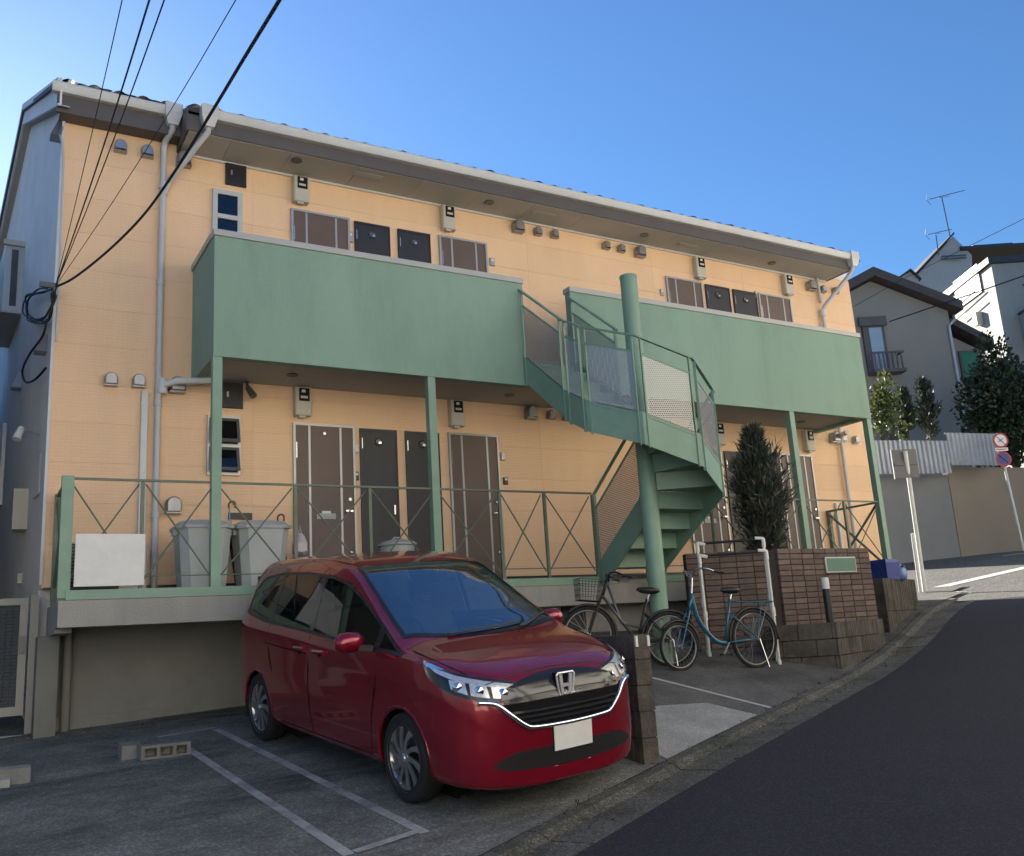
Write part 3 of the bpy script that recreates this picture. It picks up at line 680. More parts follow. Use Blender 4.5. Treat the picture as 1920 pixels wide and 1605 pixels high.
p = ony(465, 722, 11.0); cm = MB().beam((p.x, 11.05, 3.25), (p.x, 11.0, 3.15), .03, .03).build('lamp_bracket', ALUD, sb_); MB().tube([(p.x, 11.0, 3.17), (p.x+.05, 10.93, 3.05)], [.035, .045], 10).build('spot_lamp', ALUD, cm, smooth=True)
# --- steel posts that carry the gallery
def post(x, z0, z1, w_=.1): return MB().box(x-w_/2, x+w_/2, YP+.01, YP+.01+w_, z0, z1).build('gallery_post', GREENP, apt)
for x in (2.27, 4.85, 11.09, 12.90): post(x, ZF0, 3.2)
# --- deck
dk = MB().box(.80, 13.0, YP-.0, YP+.25, .355, ZF0-.02).build('deck_beam', CONC, apt)
MB().box(.80, .95, YP+.25, 11.25, .31, ZF0-.02).build('deck_beam_end', CONC, dk)
MB().box(.95, 13.0, YP+.25, D+.3, .50, ZF0).build('deck_slab', CONCD, dk)
MB().box(.86, 7.12, YP-.012, YP+.05, ZF0-.018, ZF0+.075).build('edge_plate', GREENP, dk)
MB().box(8.1, 12.95, YP-.012, YP+.05, ZF0-.018, ZF0+.075).build('edge_plate', GREENP, dk)
rw = MB().box(.9, 14.3, D+.02-.0, D+.25, -1.0, .499).build('retaining_wall', CONCD, apt)
MB().box(.9, 4.7, D-.035, D+.0, -1.0, -.52).build('wall_footing', CONCD, rw)
MB().box(.70, .90, D-.25, D+.3, -1.0, .309).build('corner_pier', CONCD, rw)
MB().tube([(1.0, D-.06, .35), (1.0, D-.06, -.9)], .045, 12).build('drain_pipe', CONCD, rw, smooth=True)
MB().box(4.75, 9.0, YP+.3, YP+.45, -1.0, .499).build('plinth_wall', CONC, rw)
o1, o2 = ony(1050, 1120, YP+.3), ony(1098, 1180, YP+.3)
MB().box(o1.x, o2.x, YP+.27, YP+.299, o2.z, o1.z).build('underfloor_vent', BLACK, rw)
o1, o2 = ony(1038, 1090, YP+.3), ony(1090, 1117, YP+.3)
MB().box(o1.x, o2.x, YP+.285, YP+.299, o2.z, o1.z).build('cement_patch', BLOCKG, rw)
# ================================================================== RAILINGS OF THE DECK
RT_Z = 1.815
def railing(label, xs, x_tall=(), z0=ZF0+.06, first=True, returns=None):
    t = thing('deck_railing', label, 'railing', (xs[0], YP, ZF0), 'railings along the deck')
    MB().box(xs[0]-.0, xs[-1], YP+.03, YP+.06, RT_Z-.022, RT_Z).build('top_rail', GREENR, t)
    MB().tube([(xs[0], YP+.047, z0+.14), (xs[-1], YP+.047, z0+.14)], .007, 6).build('bottom_rail', GREENR, t)
    for x in xs:
        if x in x_tall: continue
        big = x == xs[0] and first
        w_ = .11 if big else .036
        MB().box(x-w_/2, x+w_/2, YP+.005, YP+.005+w_*.9, ZF0, RT_Z-.031 if not big else RT_Z+.012).build('post', GREENP if big else GREENR, t)
    for a_, b_ in zip(xs, xs[1:]):
        MB().tube([(a_+.03, YP+.035, RT_Z-.05), (b_-.03, YP+.035, z0+.10)], .009, 6).build('brace', GREENR, t)
        MB().tube([(a_+.03, YP+.055, z0+.10), (b_-.03, YP+.055, RT_Z-.05)], .009, 6).build('brace', GREENR, t)
    if returns:
        x = returns
        MB().box(x-.015, x+.02, YP+.1, D-.01, RT_Z-.03, RT_Z).build('top_rail', GREENR, t)
        MB().tube([(x, YP+.12, RT_Z-.05), (x, D-.03, z0+.1)], .02, 6).build('brace', GREENR, t)
        MB().tube([(x, YP+.12, z0+.1), (x, D-.03, RT_Z-.05)], .02, 6).build('brace', GREENR, t)
        MB().box(x-.03, x+.03, D-.07, D-.01, ZF0, RT_Z).build('post', GREENR, t)
    return t
rx = [ony(u, 900, YP+.03).x for u in (128, 268)]+[2.27]+[ony(u, 908, YP+.03).x for u in (553, 692)]+[4.85]+[ony(u, 915, YP+.03).x for u in (934, 1018, 1108)]
railing('green cross-braced railing of the deck above the parked red car', rx, (2.27, 4.85), returns=rx[0])
rx2 = [8.25, 9.2, 10.15, 11.09, ony(1580, 937, YP+.03).x, 12.9]
railing('green cross-braced railing behind the conifer and brick wall', rx2, (11.09, 12.9), first=False, returns=12.9)
# ================================================================== STAIR
SC, SR, RI = V((7.10, 8.75, 0)), .90, .21
st = thing('spiral_staircase', 'green steel staircase winding round a thick column up to the gallery', 'staircase', (7.1, 8.75, lotz(7.1, 8.75)))
MB().tube([(7.1, 8.75, lotz(7.1, 8.75)-.05), (7.1, 8.75, 4.36)], .108, 24).build('column', GREENP, st, smooth=True)
MB().lathe([(.0, 4.363), (.112, 4.361), (.112, 4.40), (.0, 4.405)], (7.1, 8.75, 0), 'z', 24, cap=False).build('column_cap', GREENP, st, smooth=True)
xo, xi, xi2, xo2 = SC.x-SR, 7.0, 7.2, SC.x+SR
def tread(poly, z, riser):                           # folded steel step: plate plus riser at its rear edge
    t = MB(); t.prism([(p[0], p[1]) for p in poly], 'z', z-.045, z); o = t.build('tread', GREENP, st)
    a, b = riser; d = V((b[0]-a[0], b[1]-a[1], 0)).normalized(); nrm = V((-d.y, d.x, 0))*.006
    MB().hexa([V((a[0], a[1], z-.0))-nrm, V((b[0], b[1], z))-nrm, V((b[0], b[1], z))+nrm, V((a[0], a[1], z))+nrm, V((a[0], a[1], z+RI-.046))-nrm, V((b[0], b[1], z+RI-.046))-nrm, V((b[0], b[1], z+RI-.046))+nrm, V((a[0], a[1], z+RI-.046))+nrm]).build('riser', GREENP, o)
G = .27
for k in range(1, 5):
    y1 = YP-G*(k-1); y0 = y1-G-.02; z = ZF1-RI*k
    tread([(xo+.02, y0), (xi-.02, y0), (xi-.02, y1-.004), (xo+.02, y1-.004)], z, ((xo+.02, y1-.012), (xi-.02, y1-.012)))
ANG = [180+36*i for i in range(6)]
def circ(a, r): return (SC.x+r*cos(radians(a)), SC.y+r*sin(radians(a)))
for i in range(5):
    k = 5+i; z = ZF1-RI*k; a0, a1 = ANG[i], ANG[i+1]+2
    oy = [(circ(a0, SR*.925)), circ((a0+a1)/2, SR*.92), circ(a1, SR*.925)]
    poly = [circ(a0, .1), oy[0], oy[1], oy[2], circ(a1, .1)]
    tread(poly, z, (circ(a0, .1), circ(a0, SR*.92)))
for k in range(10, 14):
    j = k-10; y0 = SC.y+.03+.29*j; y1 = y0+.31; z = ZF1-RI*k
    tread([(xi2+.02, y0), (xo2-.02, y0), (xo2-.02, y1), (xi2+.02, y1)], z, ((xi2+.02, y0+.008), (xo2-.02, y0+.008)))
# stringers: nosing heights along the outer and inner edges
CA = [180, 222, 268, 314, 360]
outer = [V((xo, YP, ZF1-.08)), V((xo, 9.02, ZF1-RI*3.9)), V((*circ(187, SR), ZF1-RI*4.9))]
for i, a in enumerate((232, 277, 322)): outer.append(V((*circ(a, SR), ZF1-RI*(4.9+(a-187)/36.))))
outer += [V((xo2, 8.80, ZF1-RI*9.6)), V((xo2, YP+.1, ZF0+.10))]
def stringer(pts, name='stringer', h=.25, th=.016, side=1):
    for a, b in zip(pts, pts[1:]):
        d = V((b.x-a.x, b.y-a.y, 0)).normalized(); nr = V((-d.y, d.x, 0))*th
        lo = V((0, 0, -h)); e = V((0, 0, .135))
        MB().hexa([a+lo, b+lo, b+lo+nr, a+lo+nr, a+e, b+e, b+e+nr, a+e+nr]).build(name, GREENP, st)
stringer(outer)
stringer([V((xi, YP, ZF1-.08)), V((xi, 8.84, ZF1-RI*4.6))]); stringer([V((xi2, 8.85, ZF1-RI*9.4)), V((xi2, YP+.1, ZF0+.10))])
# rails with perforated panels
def rail_panel(a, b, m, h0=.10, h1=.98, post_a=True, post_b=True, off=V((0, 0, 0)), inset=.05, drop=.27):
    a, b = a+off, b+off; d = b-a; L = V((d.x, d.y, 0)).length; u = d/L
    pa, pb = a+u*inset, b-u*inset
    Z = lambda z: V((0, 0, z))
    fr = MB().beam(a+Z(h1+.06), b+Z(h1+.06), .04, .022).build('handrail', GREENP, st)
    f2 = MB()
    for q, on in ((pa, post_a), (pb, post_b)):
        if on: f2.beam(q+Z(-drop), q+Z(h1+.05), .034, .012, up=d)
    f2.beam(pa+Z(h1-.14), pb+Z(h1-.14), .012, .024).beam(pa+Z(h0), pb+Z(h0), .012, .024)
    f2.build('baluster', GREENP, fr)
    p = MB(); p.quad(pa+u*.018+Z(h0+.012), pb-u*.018+Z(h0+.012), pb-u*.018+Z(h1-.152), pa+u*.018+Z(h1-.152))
    W = L-2*inset-.036; p.uv = [(0, 0), (W, d.z*W/L), (W, d.z*W/L+h1-h0-.16), (0, h1-h0-.16)]
    p.build('mesh_panel', m, fr, fix=False)
rail_panel(outer[0], outer[1], PERF_G); rail_panel(outer[1], outer[2], PERF_B)
rail_panel(outer[2], outer[3], PERF_B); rail_panel(outer[3], outer[4], PERF_W); rail_panel(outer[4], outer[5], PERF_G); rail_panel(outer[5], outer[6], PERF_G)
rail_panel(outer[6], outer[7], PERF_G)
rail_panel(V((xi, YP, ZF1-.08)), V((xi, 8.95, ZF1-RI*4.2)), PERF_G)
rail_panel(V((xi2, 8.95, ZF1-RI*9.6)), V((xi2, YP+.1, ZF0+.10)), PERF_G)
# ================================================================== RED CAR (local frame: x forward from the front axle, y left, z up)
def car_pose():
    # the car stands on the sloping slab; axle points read from the photograph
    cx_, cy_, hd = 3.585, 6.47, radians(-84.2)
    f = V((cos(hd), sin(hd), 0)); l = V((-sin(hd), cos(hd), 0))
    P = lambda a, b: V((cx_, cy_, 0))+f*a+l*b
    Z = lambda p: V((p.x, p.y, LOTZ(p.x, p.y)+.004))
    F0, B0 = Z(P(0, 0)), Z(P(-2.74, 0)); Lf, Rg = Z(P(-1.3, .74)), Z(P(-1.3, -.74))
    X = (F0-B0).normalized(); Y = (Lf-Rg); Y = (Y-X*Y.dot(X)).normalized(); Zv = X.cross(Y)
    return Matrix(((X.x, Y.x, Zv.x, F0.x), (X.y, Y.y, Zv.y, F0.y), (X.z, Y.z, Zv.z, F0.z), (0, 0, 0, 1)))
car = thing('parked_car', 'glossy dark red minivan parked nose out in front of the deck', 'car', (0, 0, 0))
car.matrix_world = car_pose()
def pch(t, x):                                       # smooth interpolation through a table
    if x <= t[0][0]: return t[0][1]
    if x >= t[-1][0]: return t[-1][1]
    for i in range(len(t)-1):
        if x <= t[i+1][0]:
            x0, y0 = t[i]; x1, y1 = t[i+1]; h = x1-x0; d = (y1-y0)/h
            dm = (t[i][1]-t[i-1][1])/(t[i][0]-t[i-1][0]) if i > 0 else d
            dp = (t[i+2][1]-t[i+1][1])/(t[i+2][0]-t[i+1][0]) if i < len(t)-2 else d
            m0 = 0 if dm*d <= 0 else 2*dm*d/(dm+d); m1 = 0 if dp*d <= 0 else 2*dp*d/(dp+d)
            q = (x-x0)/h
            return y0*(1+2*q)*(1-q)**2+h*m0*q*(1-q)**2+y1*q*q*(3-2*q)+h*m1*q*q*(q-1)
cW = [(-3.41, .30), (-3.40, .62), (-3.37, .74), (-3.28, .80), (-3.0, .838), (-2.4, .8475), (-.4, .8475), (.1, .842), (.4, .822), (.6, .775), (.72, .69), (.79, .58), (.835, .45), (.862, .28), (.872, .12)]
czb = [(-3.41, .45), (-3.40, .34), (-3.3, .24), (-2.9, .2), (-2.0, .175), (.2, .175), (.6, .175), (.74, .178), (.80, .182), (.84, .185), (.862, .19), (.872, .195)]
czt = [(-3.41, .80), (-3.40, 1.0), (-3.385, 1.2), (-3.33, 1.44), (-3.22, 1.60), (-2.9, 1.675), (-2.3, 1.705), (-1.7, 1.71), (-1.35, 1.685), (-1.05, 1.62), (-.75, 1.475), (-.45, 1.315), (-.15, 1.165), (-.03, 1.105), (.08, 1.075), (.3, 1.035), (.5, .985), (.62, .942), (.70, .90), (.755, .85), (.80, .79), (.835, .72), (.86, .62), (.872, .52)]
czbelt = [(-3.41, .78), (-3.38, 1.0), (-3.3, 1.08), (-2.6, 1.07), (-1.8, 1.045), (-1.0, 1.005), (-.4, .985), (0, .985), (.3, .96), (.5, .90), (.62, .84), (.72, .77), (.79, .70), (.84, .62), (.86, .56), (.872, .50)]
czr = [(-3.41, .79), (-3.40, .99), (-3.385, 1.18), (-3.33, 1.40), (-3.22, 1.545), (-2.9, 1.615), (-2.3, 1.64), (-1.7, 1.645), (-1.35, 1.615), (-1.05, 1.545), (-.75, 1.40), (-.45, 1.24), (-.15, 1.10), (-.03, 1.055), (.08, 1.035), (.3, 1.0), (.5, .945), (.62, .895), (.70, .85), (.755, .80), (.80, .745), (.835, .68), (.86, .60), (.872, .51)]
cyr = [(-3.41, .28), (-3.38, .52), (-3.2, .575), (-2.6, .60), (-1.6, .615), (-1.1, .63), (-.75, .665), (-.4, .705), (-.05, .745), (.3, .73), (.5, .695), (.62, .645), (.70, .58), (.76, .50), (.80, .43), (.835, .34), (.86, .22), (.872, .09)]
def section(x):
    W, zb, zt, zl, zr, yr = pch(cW, x), pch(czb, x), pch(czt, x), pch(czbelt, x), pch(czr, x), pch(cyr, x)
    zs = zl-.11*min(1, (zt-zb)/.6)
    yb = min(W*.965, max(yr+.02, W*.965)) if x < .2 else (W*.955)
    r = [V((x, .80*W, zb)), V((x, .955*W, zb+.07*(zs-zb))), V((x, .992*W, zb+.28*(zs-zb))), V((x, W, zb+.55*(zs-zb))), V((x, .99*W, zb+.82*(zs-zb))), V((x, .985*W, zs)), V((x, yb, zl)),
         V((x, yb*.55+yr*.45, zl*.5+zr*.5)), V((x, yr, zr)), V((x, yr*.82, zr*.35+zt*.65)), V((x, yr*.42, zr*.08+zt*.92)), V((x, 0, zt))]
    return crom(r, 7)
stx = []
x = -3.41
while x < .872:
    stx.append(x); x += .004 if x > .78 or x < -3.36 else (.012 if x > .55 or x < -3.2 else .022)
stx.append(.872)
secs = [section(x) for x in stx]; NR = len(secs[0])
ring = [[p for p in s_]+[V((p.x, -p.y, p.z)) for p in reversed(s_[:-1])] for s_ in secs]; NC = len(ring[0])
allv = [p for r_ in ring for p in r_]
allf = [(i*NC+j, (i+1)*NC+j, (i+1)*NC+j+1, i*NC+j+1) for i in range(len(ring)-1) for j in range(NC-1)]
capf = [tuple((len(ring)-1)*NC+j for j in range(NC)), tuple(range(NC))[::-1]]
bvh = BVHTree.FromPolygons(allv, allf+capf)
WR = .31
def in_arch(c):
    for wx in (0, -2.74):
        if (c.x-wx)**2+(c.z-WR)**2 < .352**2 and abs(c.y) > .45: return True
    return False
def windscreen_xy(s_, t):                           # s 0 base..1 top, t -1..1
    xb = .02-.16*t*t; xt = -1.055-.06*t*t
    return xb+(xt-xb)*s_, t*(.715+(.585-.715)*s_)
def in_screen(c):
    for k in range(3):
        pass
    t = c.y/.65; s_ = .5
    for _ in range(6):
        t = c.y/(.715-.13*s_); xb = .02-.16*t*t; xt = -1.055-.06*t*t; s_ = (c.x-xb)/(xt-xb)
    return abs(t) < .96 and .03 < s_ < .97 and c.z > 1.0
DLO_B = [(-.02, 1.005), (-.4, 1.015), (-1.0, 1.04), (-1.8, 1.075), (-2.6, 1.10), (-3.16, 1.16)]
DLO_T = [(-.02, 1.012), (-.22, 1.105), (-.5, 1.24), (-.8, 1.385), (-1.08, 1.49), (-1.4, 1.545), (-1.9, 1.565), (-2.5, 1.555), (-2.95, 1.50), (-3.16, 1.36)]
def in_side(c):
    return abs(c.y) > .5 and -3.1 < c.x < -.1 and interp(sorted(DLO_B), c.x)+.012 < c.z < interp(sorted(DLO_T), c.x)-.012
keep = []
for f in allf:
    c = sum((allv[i] for i in f), V((0, 0, 0)))/4
    if in_arch(c) or in_screen(c) or in_side(c): continue
    keep.append(f)
mb = MB(); mb.v = allv; mb.f = keep+capf
body = mb.build('body', RED, car, smooth='all', fix=True)
MB().box(-3.2, .55, -.60, .60, .20, .25).build('underbody', BLACK, body)
def hit(o, d, back=False):
    o, d = V(o), V(d).normalized()
    for k in range(12):
        h = bvh.ray_cast(o, d)
        if h[0] is not None: return h[0], (h[1] if h[1].dot(d) < 0 else -h[1])
        c = V((-1.3, 0, .75)); t = (c-o).dot(d); o = o+((c-(o+d*t))*.03)
    q = bvh.find_nearest(o+d*3); return q[0], -d
def lerp_curve(c, t):
    n = len(c)-1; f = t*n; i = min(int(f), n-1); f -= i
    return c[i][0]+(c[i+1][0]-c[i][0])*f, c[i][1]+(c[i+1][1]-c[i][1])*f
def dens(c, n=24):
    L = [0]
    for a, b in zip(c, c[1:]): L.append(L[-1]+sqrt((a[0]-b[0])**2+(a[1]-b[1])**2))
    out = []
    for k in range(n+1):
        s_ = L[-1]*k/n
        for i in range(len(c)-1):
            if s_ <= L[i+1]+1e-9:
                f = (s_-L[i])/max(1e-9, L[i+1]-L[i]); out.append((c[i][0]+(c[i+1][0]-c[i][0])*f, c[i][1]+(c[i+1][1]-c[i][1])*f)); break
    return out
def overlay(name, m, top, bot, caster, off, parent, nu=28, nv=6, thick=0.0, smooth='all'):
    T, B = dens(top, nu), dens(bot, nu); mb = MB()
    def fn(a, b):
        i = int(round(a*nu)); p = (T[i][0]*(1-b)+B[i][0]*b, T[i][1]*(1-b)+B[i][1]*b)
        o, d = caster(*p); q, nr = hit(o, d)
        if q is None: q = V(o)+V(d).normalized()*3; nr = -V(d).normalized()
        if nr.dot(V(d)) > 0: nr = -nr
        return q+nr*off
    return mb.grid(fn, nu, nv).build(name, m, parent, smooth=smooth, fix=False)
front = lambda y, z: ((3, y, z), (-1, 0, 0))
def side(sg): return lambda x, z: ((x, sg*3, z), (0, -sg, 0))
def diag(sg):                                       # a = (x + sg*y)... cast from the front corner
    e = V((.7071, -sg*.7071, 0)); d = V((-.7071, -sg*.7071, 0))
    return lambda a, z: (e*a-d*3+V((0, 0, z)), d)
# windscreen and its black surround
def wscr(s0, s1, t0, t1, off, name, m, parent):
    def fn(a, b):
        x, y = windscreen_xy(s0+(s1-s0)*b, t0+(t1-t0)*a); q, nr = hit((x, y, 4), (0, 0, -1)); return q+V((.5, 0, .86))*off
    return MB().grid(fn, 30, 14).build(name, m, parent, smooth='all', fix=False)
ws = wscr(.0, 1.0, -1, 1, .002, 'windscreen', SCREEN, car)
wscr(.93, 1.0, -1, 1, .0035, 'shade_band', DARKGLOSS, ws); wscr(.0, .045, -1, 1, .0035, 'cowl_band', BLACK, ws)
wscr(.0, 1.0, -1, -.955, .0035, 'edge_band', BLACK, ws); wscr(.0, 1.0, .955, 1, .0035, 'edge_band', BLACK, ws)
def wline(pts, r, name, m, parent, lift=.01):
    P = []
    for s_, t in pts:
        x, y = windscreen_xy(s_, t); q, nr = hit((x, y, 4), (0, 0, -1)); P.append(q+V((.5, 0, .86))*lift)
    return MB().tube(P, r, 6).build(name, m, parent)
wline([(.02, -.55), (.06, -.2), (.075, .1), (.08, .45)], .009, 'wiper', BLACK, ws, .018); wline([(.02, .35), (.05, .6), (.10, .88)], .009, 'wiper', BLACK, ws, .018)
q, _ = hit((*windscreen_xy(.86, 0), 4), (0, 0, -1)); MB().box(q.x-.1, q.x-.06, -.12, .12, q.z-.12, q.z-.055).build('rear_view_mirror', BLACK, ws)
# side glazing
for sg, nm in ((-1, 'r'), (1, 'l')):
    c = side(sg)
    def band(x0, x1, inset):
        B = [(x, interp(sorted(DLO_B), x)+inset) for x in [x0+(x1-x0)*k/12 for k in range(13)]]
        T = [(x, interp(sorted(DLO_T), x)-inset) for x in [x0+(x1-x0)*k/12 for k in range(13)]]
        return T, B
    T, B = band(-.44, -1.52, .02); g1 = overlay('front_side_window', SIDEG, T, B, c, .001, car)
    T, B = band(-1.60, -2.42, .02); overlay('rear_side_window', PRIV, T, B, c, .001, car)
    T, B = band(-2.50, -3.12, .02); overlay('quarter_window', PRIV, T, B, c, .001, car)
    T, B = band(-.12, -.36, .015); overlay('front_quarter_light', SIDEG, T, B, c, .001, car)
    # black pillars and surround
    fr = None
    for x0, x1 in ((-.36, -.44), (-1.52, -1.60), (-2.42, -2.50)):
        T, B = band(x0, x1, .0); o = overlay('window_pillar', DARKGLOSS, T, B, c, .003, car, 4, 10)
    xs_ = [-.03-(3.12)*k/40 for k in range(41)]
    Bc = [(x, interp(sorted(DLO_B), x)) for x in xs_]; B2 = [(x, z+.024) for x, z in Bc]
    Tc = [(x, interp(sorted(DLO_T), x)) for x in xs_]; T2 = [(x, z-.024) for x, z in Tc]
    overlay('window_seal', BLACK, B2, Bc, c, .003, car, 60, 1); overlay('window_seal', BLACK, Tc, T2, c, .003, car, 60, 1)
    T, B = band(-3.10, -3.15, 0); overlay('window_seal', BLACK, T, B, c, .003, car, 4, 8)
    # shut lines, handles, arch lips, sill
    def seam(pts, w=.007, name='shut_line'):
        P = []
        for x, z in pts:
            q_, n_ = hit((x, sg*3, z), (0, -sg, 0))
            if q_ is None: return
            P.append(q_+V((0, sg*.0005, 0)))
        MB().tube(crom(P, 5), .0048, 5).build(name, MATTE, car)
    seam([(-.36, 1.0), (-.37, .8), (-.42, .55), (-.45, .3)]); seam([(-1.56, 1.05), (-1.57, .8), (-1.55, .5), (-1.50, .27)]); seam([(-2.46, 1.09), (-2.44, .85), (-2.36, .68)]); seam([(-.45, .265), (-1.0, .26), (-1.5, .26), (-2.2, .265)])
    seam([(-1.6, .90), (-2.4, .92), (-3.25, .95)], name='slide_rail')
    for hx in (-1.33, -1.72):
        q_, n_ = hit((hx, sg*3, .93), (0, -sg, 0))
        h_ = MB().cbox(-.11, .10, -.034, .0, -.017, .017, .012)
        h_.v = [V((q_.x+p.x, q_.y-sg*p.y*1.0, q_.z+p.z+.006*(p.x > 0))) for p in h_.v]
        h_.build('door_handle', RED, car, smooth=True)
        MB().lathe([(.0, 0), (.032, .001)], (0, 0, 0), 'y', 14).build('handle_recess', MATTE, car).matrix_local = Matrix.Translation((q_.x-.02, q_.y+sg*.003, q_.z-.028))
    for wx in (0, -2.74):
        P = []
        for k in range(25):
            a = pi*(-.10+1.2*k/24); x_, z_ = wx+.352*cos(a), WR+.352*sin(a)
            if z_ < .19: continue
            q_, n_ = hit((x_, sg*3, z_), (0, -sg, 0))
            if q_ is None or (q_.y*sg) < .5: continue
            P.append(q_-V((0, sg*.012, 0)))
        if len(P) > 3: MB().tube(P, .017, 7).build('arch_lip', RED, car, smooth=True)
        well = MB()
        for k in range(20):
            a0, a1 = pi*(-.12+1.24*k/20), pi*(-.12+1.24*(k+1)/20)
            well.quad((wx+.35*cos(a0), sg*.83, WR+.35*sin(a0)), (wx+.35*cos(a1), sg*.83, WR+.35*sin(a1)), (wx+.35*cos(a1), sg*.5, WR+.35*sin(a1)), (wx+.35*cos(a0), sg*.5, WR+.35*sin(a0)))
        well.build('wheel_well', BLACK, car, fix=False)
        MB().lathe([(.0, sg*.5), (.36, sg*.5)], (wx, 0, WR), 'y', 20, cap=False).build('wheel_well', BLACK, car)
    # door mirror
    mm = MB().lathe([(.0, -.10), (.05, -.095), (.085, -.06), (.095, 0), (.09, .06), (.05, .095), (0, .10)], n=20, cap=False)
    for i, p in enumerate(mm.v): mm.v[i] = V((-.52+p.x*.75, sg*(.965+p.z*1.15), 1.085+p.y*.82))
    mr = mm.build('door_mirror', RED, car, smooth='all'); MB().beam((-.46, sg*.80, 1.03), (-.50, sg*.90, 1.045), .07, .04).build('mirror_stalk', BLACK, mr)
    # headlamp: dark bowl, reflectors, clear lens
    dg = diag(sg)
    HT = [(-.375, .995), (-.24, .955), (-.1, .925), (.06, .895), (.20, .868), (.27, .848)]
    HBt = [(-.375, .985), (-.31, .885), (-.20, .825), (-.02, .775), (.15, .742), (.325, .725)]
    hl = overlay('headlamp', BLACK, HT, HBt, dg, .002, car, 30, 8)
    ins = lambda c, f, o: [(a[0]+(b[0]-a[0])*f, a[1]+(b[1]-a[1])*f) for a, b in zip(c, o)]
    overlay('lamp_reflector', LAMPW, ins(HT, .12, HBt), ins(HT, .34, HBt), dg, .004, hl, 26, 3)
    for a0, a1 in ((-.16, -.05), (-.02, .09), (.12, .25)):
        TT = [(a0, interp(HT, a0)-.045), (a1, interp(HT, a1)-.04)]; BB = [(a0+.02, interp(HBt, a0)+.022), (a1+.03, interp(HBt, a1)+.018)]
        overlay('lamp_reflector', LAMPW, TT, BB, dg, .005, hl, 8, 4)
        ac = (a0+a1)/2+.012; zc = (interp(HT, ac)+interp(HBt, ac))/2-.012
        o_, d_ = dg(ac, zc); q_, n_ = hit(o_, d_)
        b_ = MB().lathe([(.0, .016), (.012, .014), (.02, .006), (.03, .004), (.034, .0)], n=16, cap=False)
        rq = (-V(d_)).to_track_quat('Z', 'Y').to_matrix(); b_.v = [q_+rq@p+n_*.006 for p in b_.v]; b_.build('lamp_bulb', CHROME, hl, smooth='all')
    overlay('lamp_lens', CLEAR, HT, HBt, dg, .012, hl, 30, 8)
    T_ = [(y*sg, z) for y, z in ((.30, .60), (.42, .64), (.53, .70), (.62, .735))]
# grille group (front view: y, z)
gp_ = [(-.47, .815), (-.3, .862), (-.15, .882), (0, .888), (.15, .882), (.3, .862), (.47, .815)]
gb_ = [(-.50, .722), (-.3, .725), (0, .726), (.3, .725), (.50, .722)]
gr = overlay('grille', DARKGLOSS, gp_, gb_, front, .006, car, 40, 8)
overlay('grille_bar', mat('smoked_chrome', (.075, .078, .082), .14, .03, 5, metal=.6), [(-.49, .80), (-.25, .826), (0, .835), (.25, .826), (.49, .80)], [(-.52, .745), (-.25, .762), (0, .766), (.25, .762), (.52, .745)], front, .016, gr, 40, 5)
overlay('lower_grille', MATTE, [(-.53, .722), (0, .726), (.53, .722)], [(-.36, .575), (0, .567), (.36, .575)], front, .004, gr, 30, 6)
for z, w_ in ((.672, .47), (.640, .43), (.608, .39)):
    overlay('grille_slat', DARKGLOSS, [(-w_, z), (0, z-.002), (w_, z)], [(-w_, z-.014), (0, z-.016), (w_, z-.014)], front, .022, gr, 30, 1)
def ftube(pts, r, name, m, parent, lift=.012, n=8):
    P = []
    for y, z in pts:
        q_, n_ = hit((3, y, z), (-1, 0, 0)); P.append(q_+n_*lift)
    return MB().tube(crom(P, 6), r, n).build(name, m, parent, smooth='all')
ftube([(-.66, .752), (-.56, .73), (-.47, .655), (-.38, .585), (-.30, .562), (0, .553), (.30, .562), (.38, .585), (.47, .655), (.56, .73), (.66, .752)], .017, 'chrome_trim', CHROME, gr)
# emblem
q_, n_ = hit((3, 0, .80), (-1, 0, 0)); ex = q_.x+.03; K = 1.22; ez = .795
em = MB()
pts = [(-.064, .055), (-.054, .066), (.054, .066), (.064, .055), (.05, -.045), (.04, -.058), (-.04, -.058), (-.05, -.045), (-.064, .055)]
em.tube([V((ex+.006, p[0]*K, ez+p[1]*K)) for p in pts], .0075, 8)
for sg in (-1, 1): em.hexa([(ex, sg*.016*K, ez-.05*K), (ex+.014, sg*.016*K, ez-.05*K), (ex+.014, sg*.034*K, ez-.05*K), (ex, sg*.034*K, ez-.05*K), (ex, sg*.026*K, ez+.058*K), (ex+.014, sg*.026*K, ez+.058*K), (ex+.014, sg*.048*K, ez+.058*K), (ex, sg*.048*K, ez+.058*K)])
em.box(ex, ex+.014, -.026*K, .026*K, ez-.014, ez+.008)
em = em.build('emblem', SILVER, gr, smooth=True)
MB().box(ex-.04, ex-.001, -.062*K, .062*K, ez-.06*K, ez+.067*K).build('emblem_plate', MATTE, em)
# bumper openings, plate
it = overlay('lower_intake', BLACK, [(-.56, .375), (-.44, .42), (-.2, .425), (0, .425), (.2, .425), (.44, .42), (.56, .375)], [(-.60, .335), (-.5, .305), (-.2, .29), (0, .288), (.2, .29), (.5, .305), (.60, .335)], front, .004, car, 36, 6)
overlay('bumper_chin', RED, [(-.46, .282), (-.2, .284), (0, .284), (.2, .284), (.46, .282)], [(-.46, .205), (-.2, .203), (0, .203), (.2, .203), (.46, .205)], front, .006, it, 40, 6)
q_, n_ = hit((3, 0, .46), (-1, 0, 0)); lp = MB().box(q_.x+.01, q_.x+.018, -.165, .165, .385, .55).build('licence_plate', SIGNW, car)
MB().box(q_.x-.03, q_.x+.0095, -.17, .17, .38, .555).build('plate_holder', BLACK, lp)
ftube([(-.62, .845), (-.5, .868), (-.3, .895), (0, .907), (.3, .895), (.5, .868), (.62, .845)], .005, 'bonnet_gap', BLACK, body, .0)
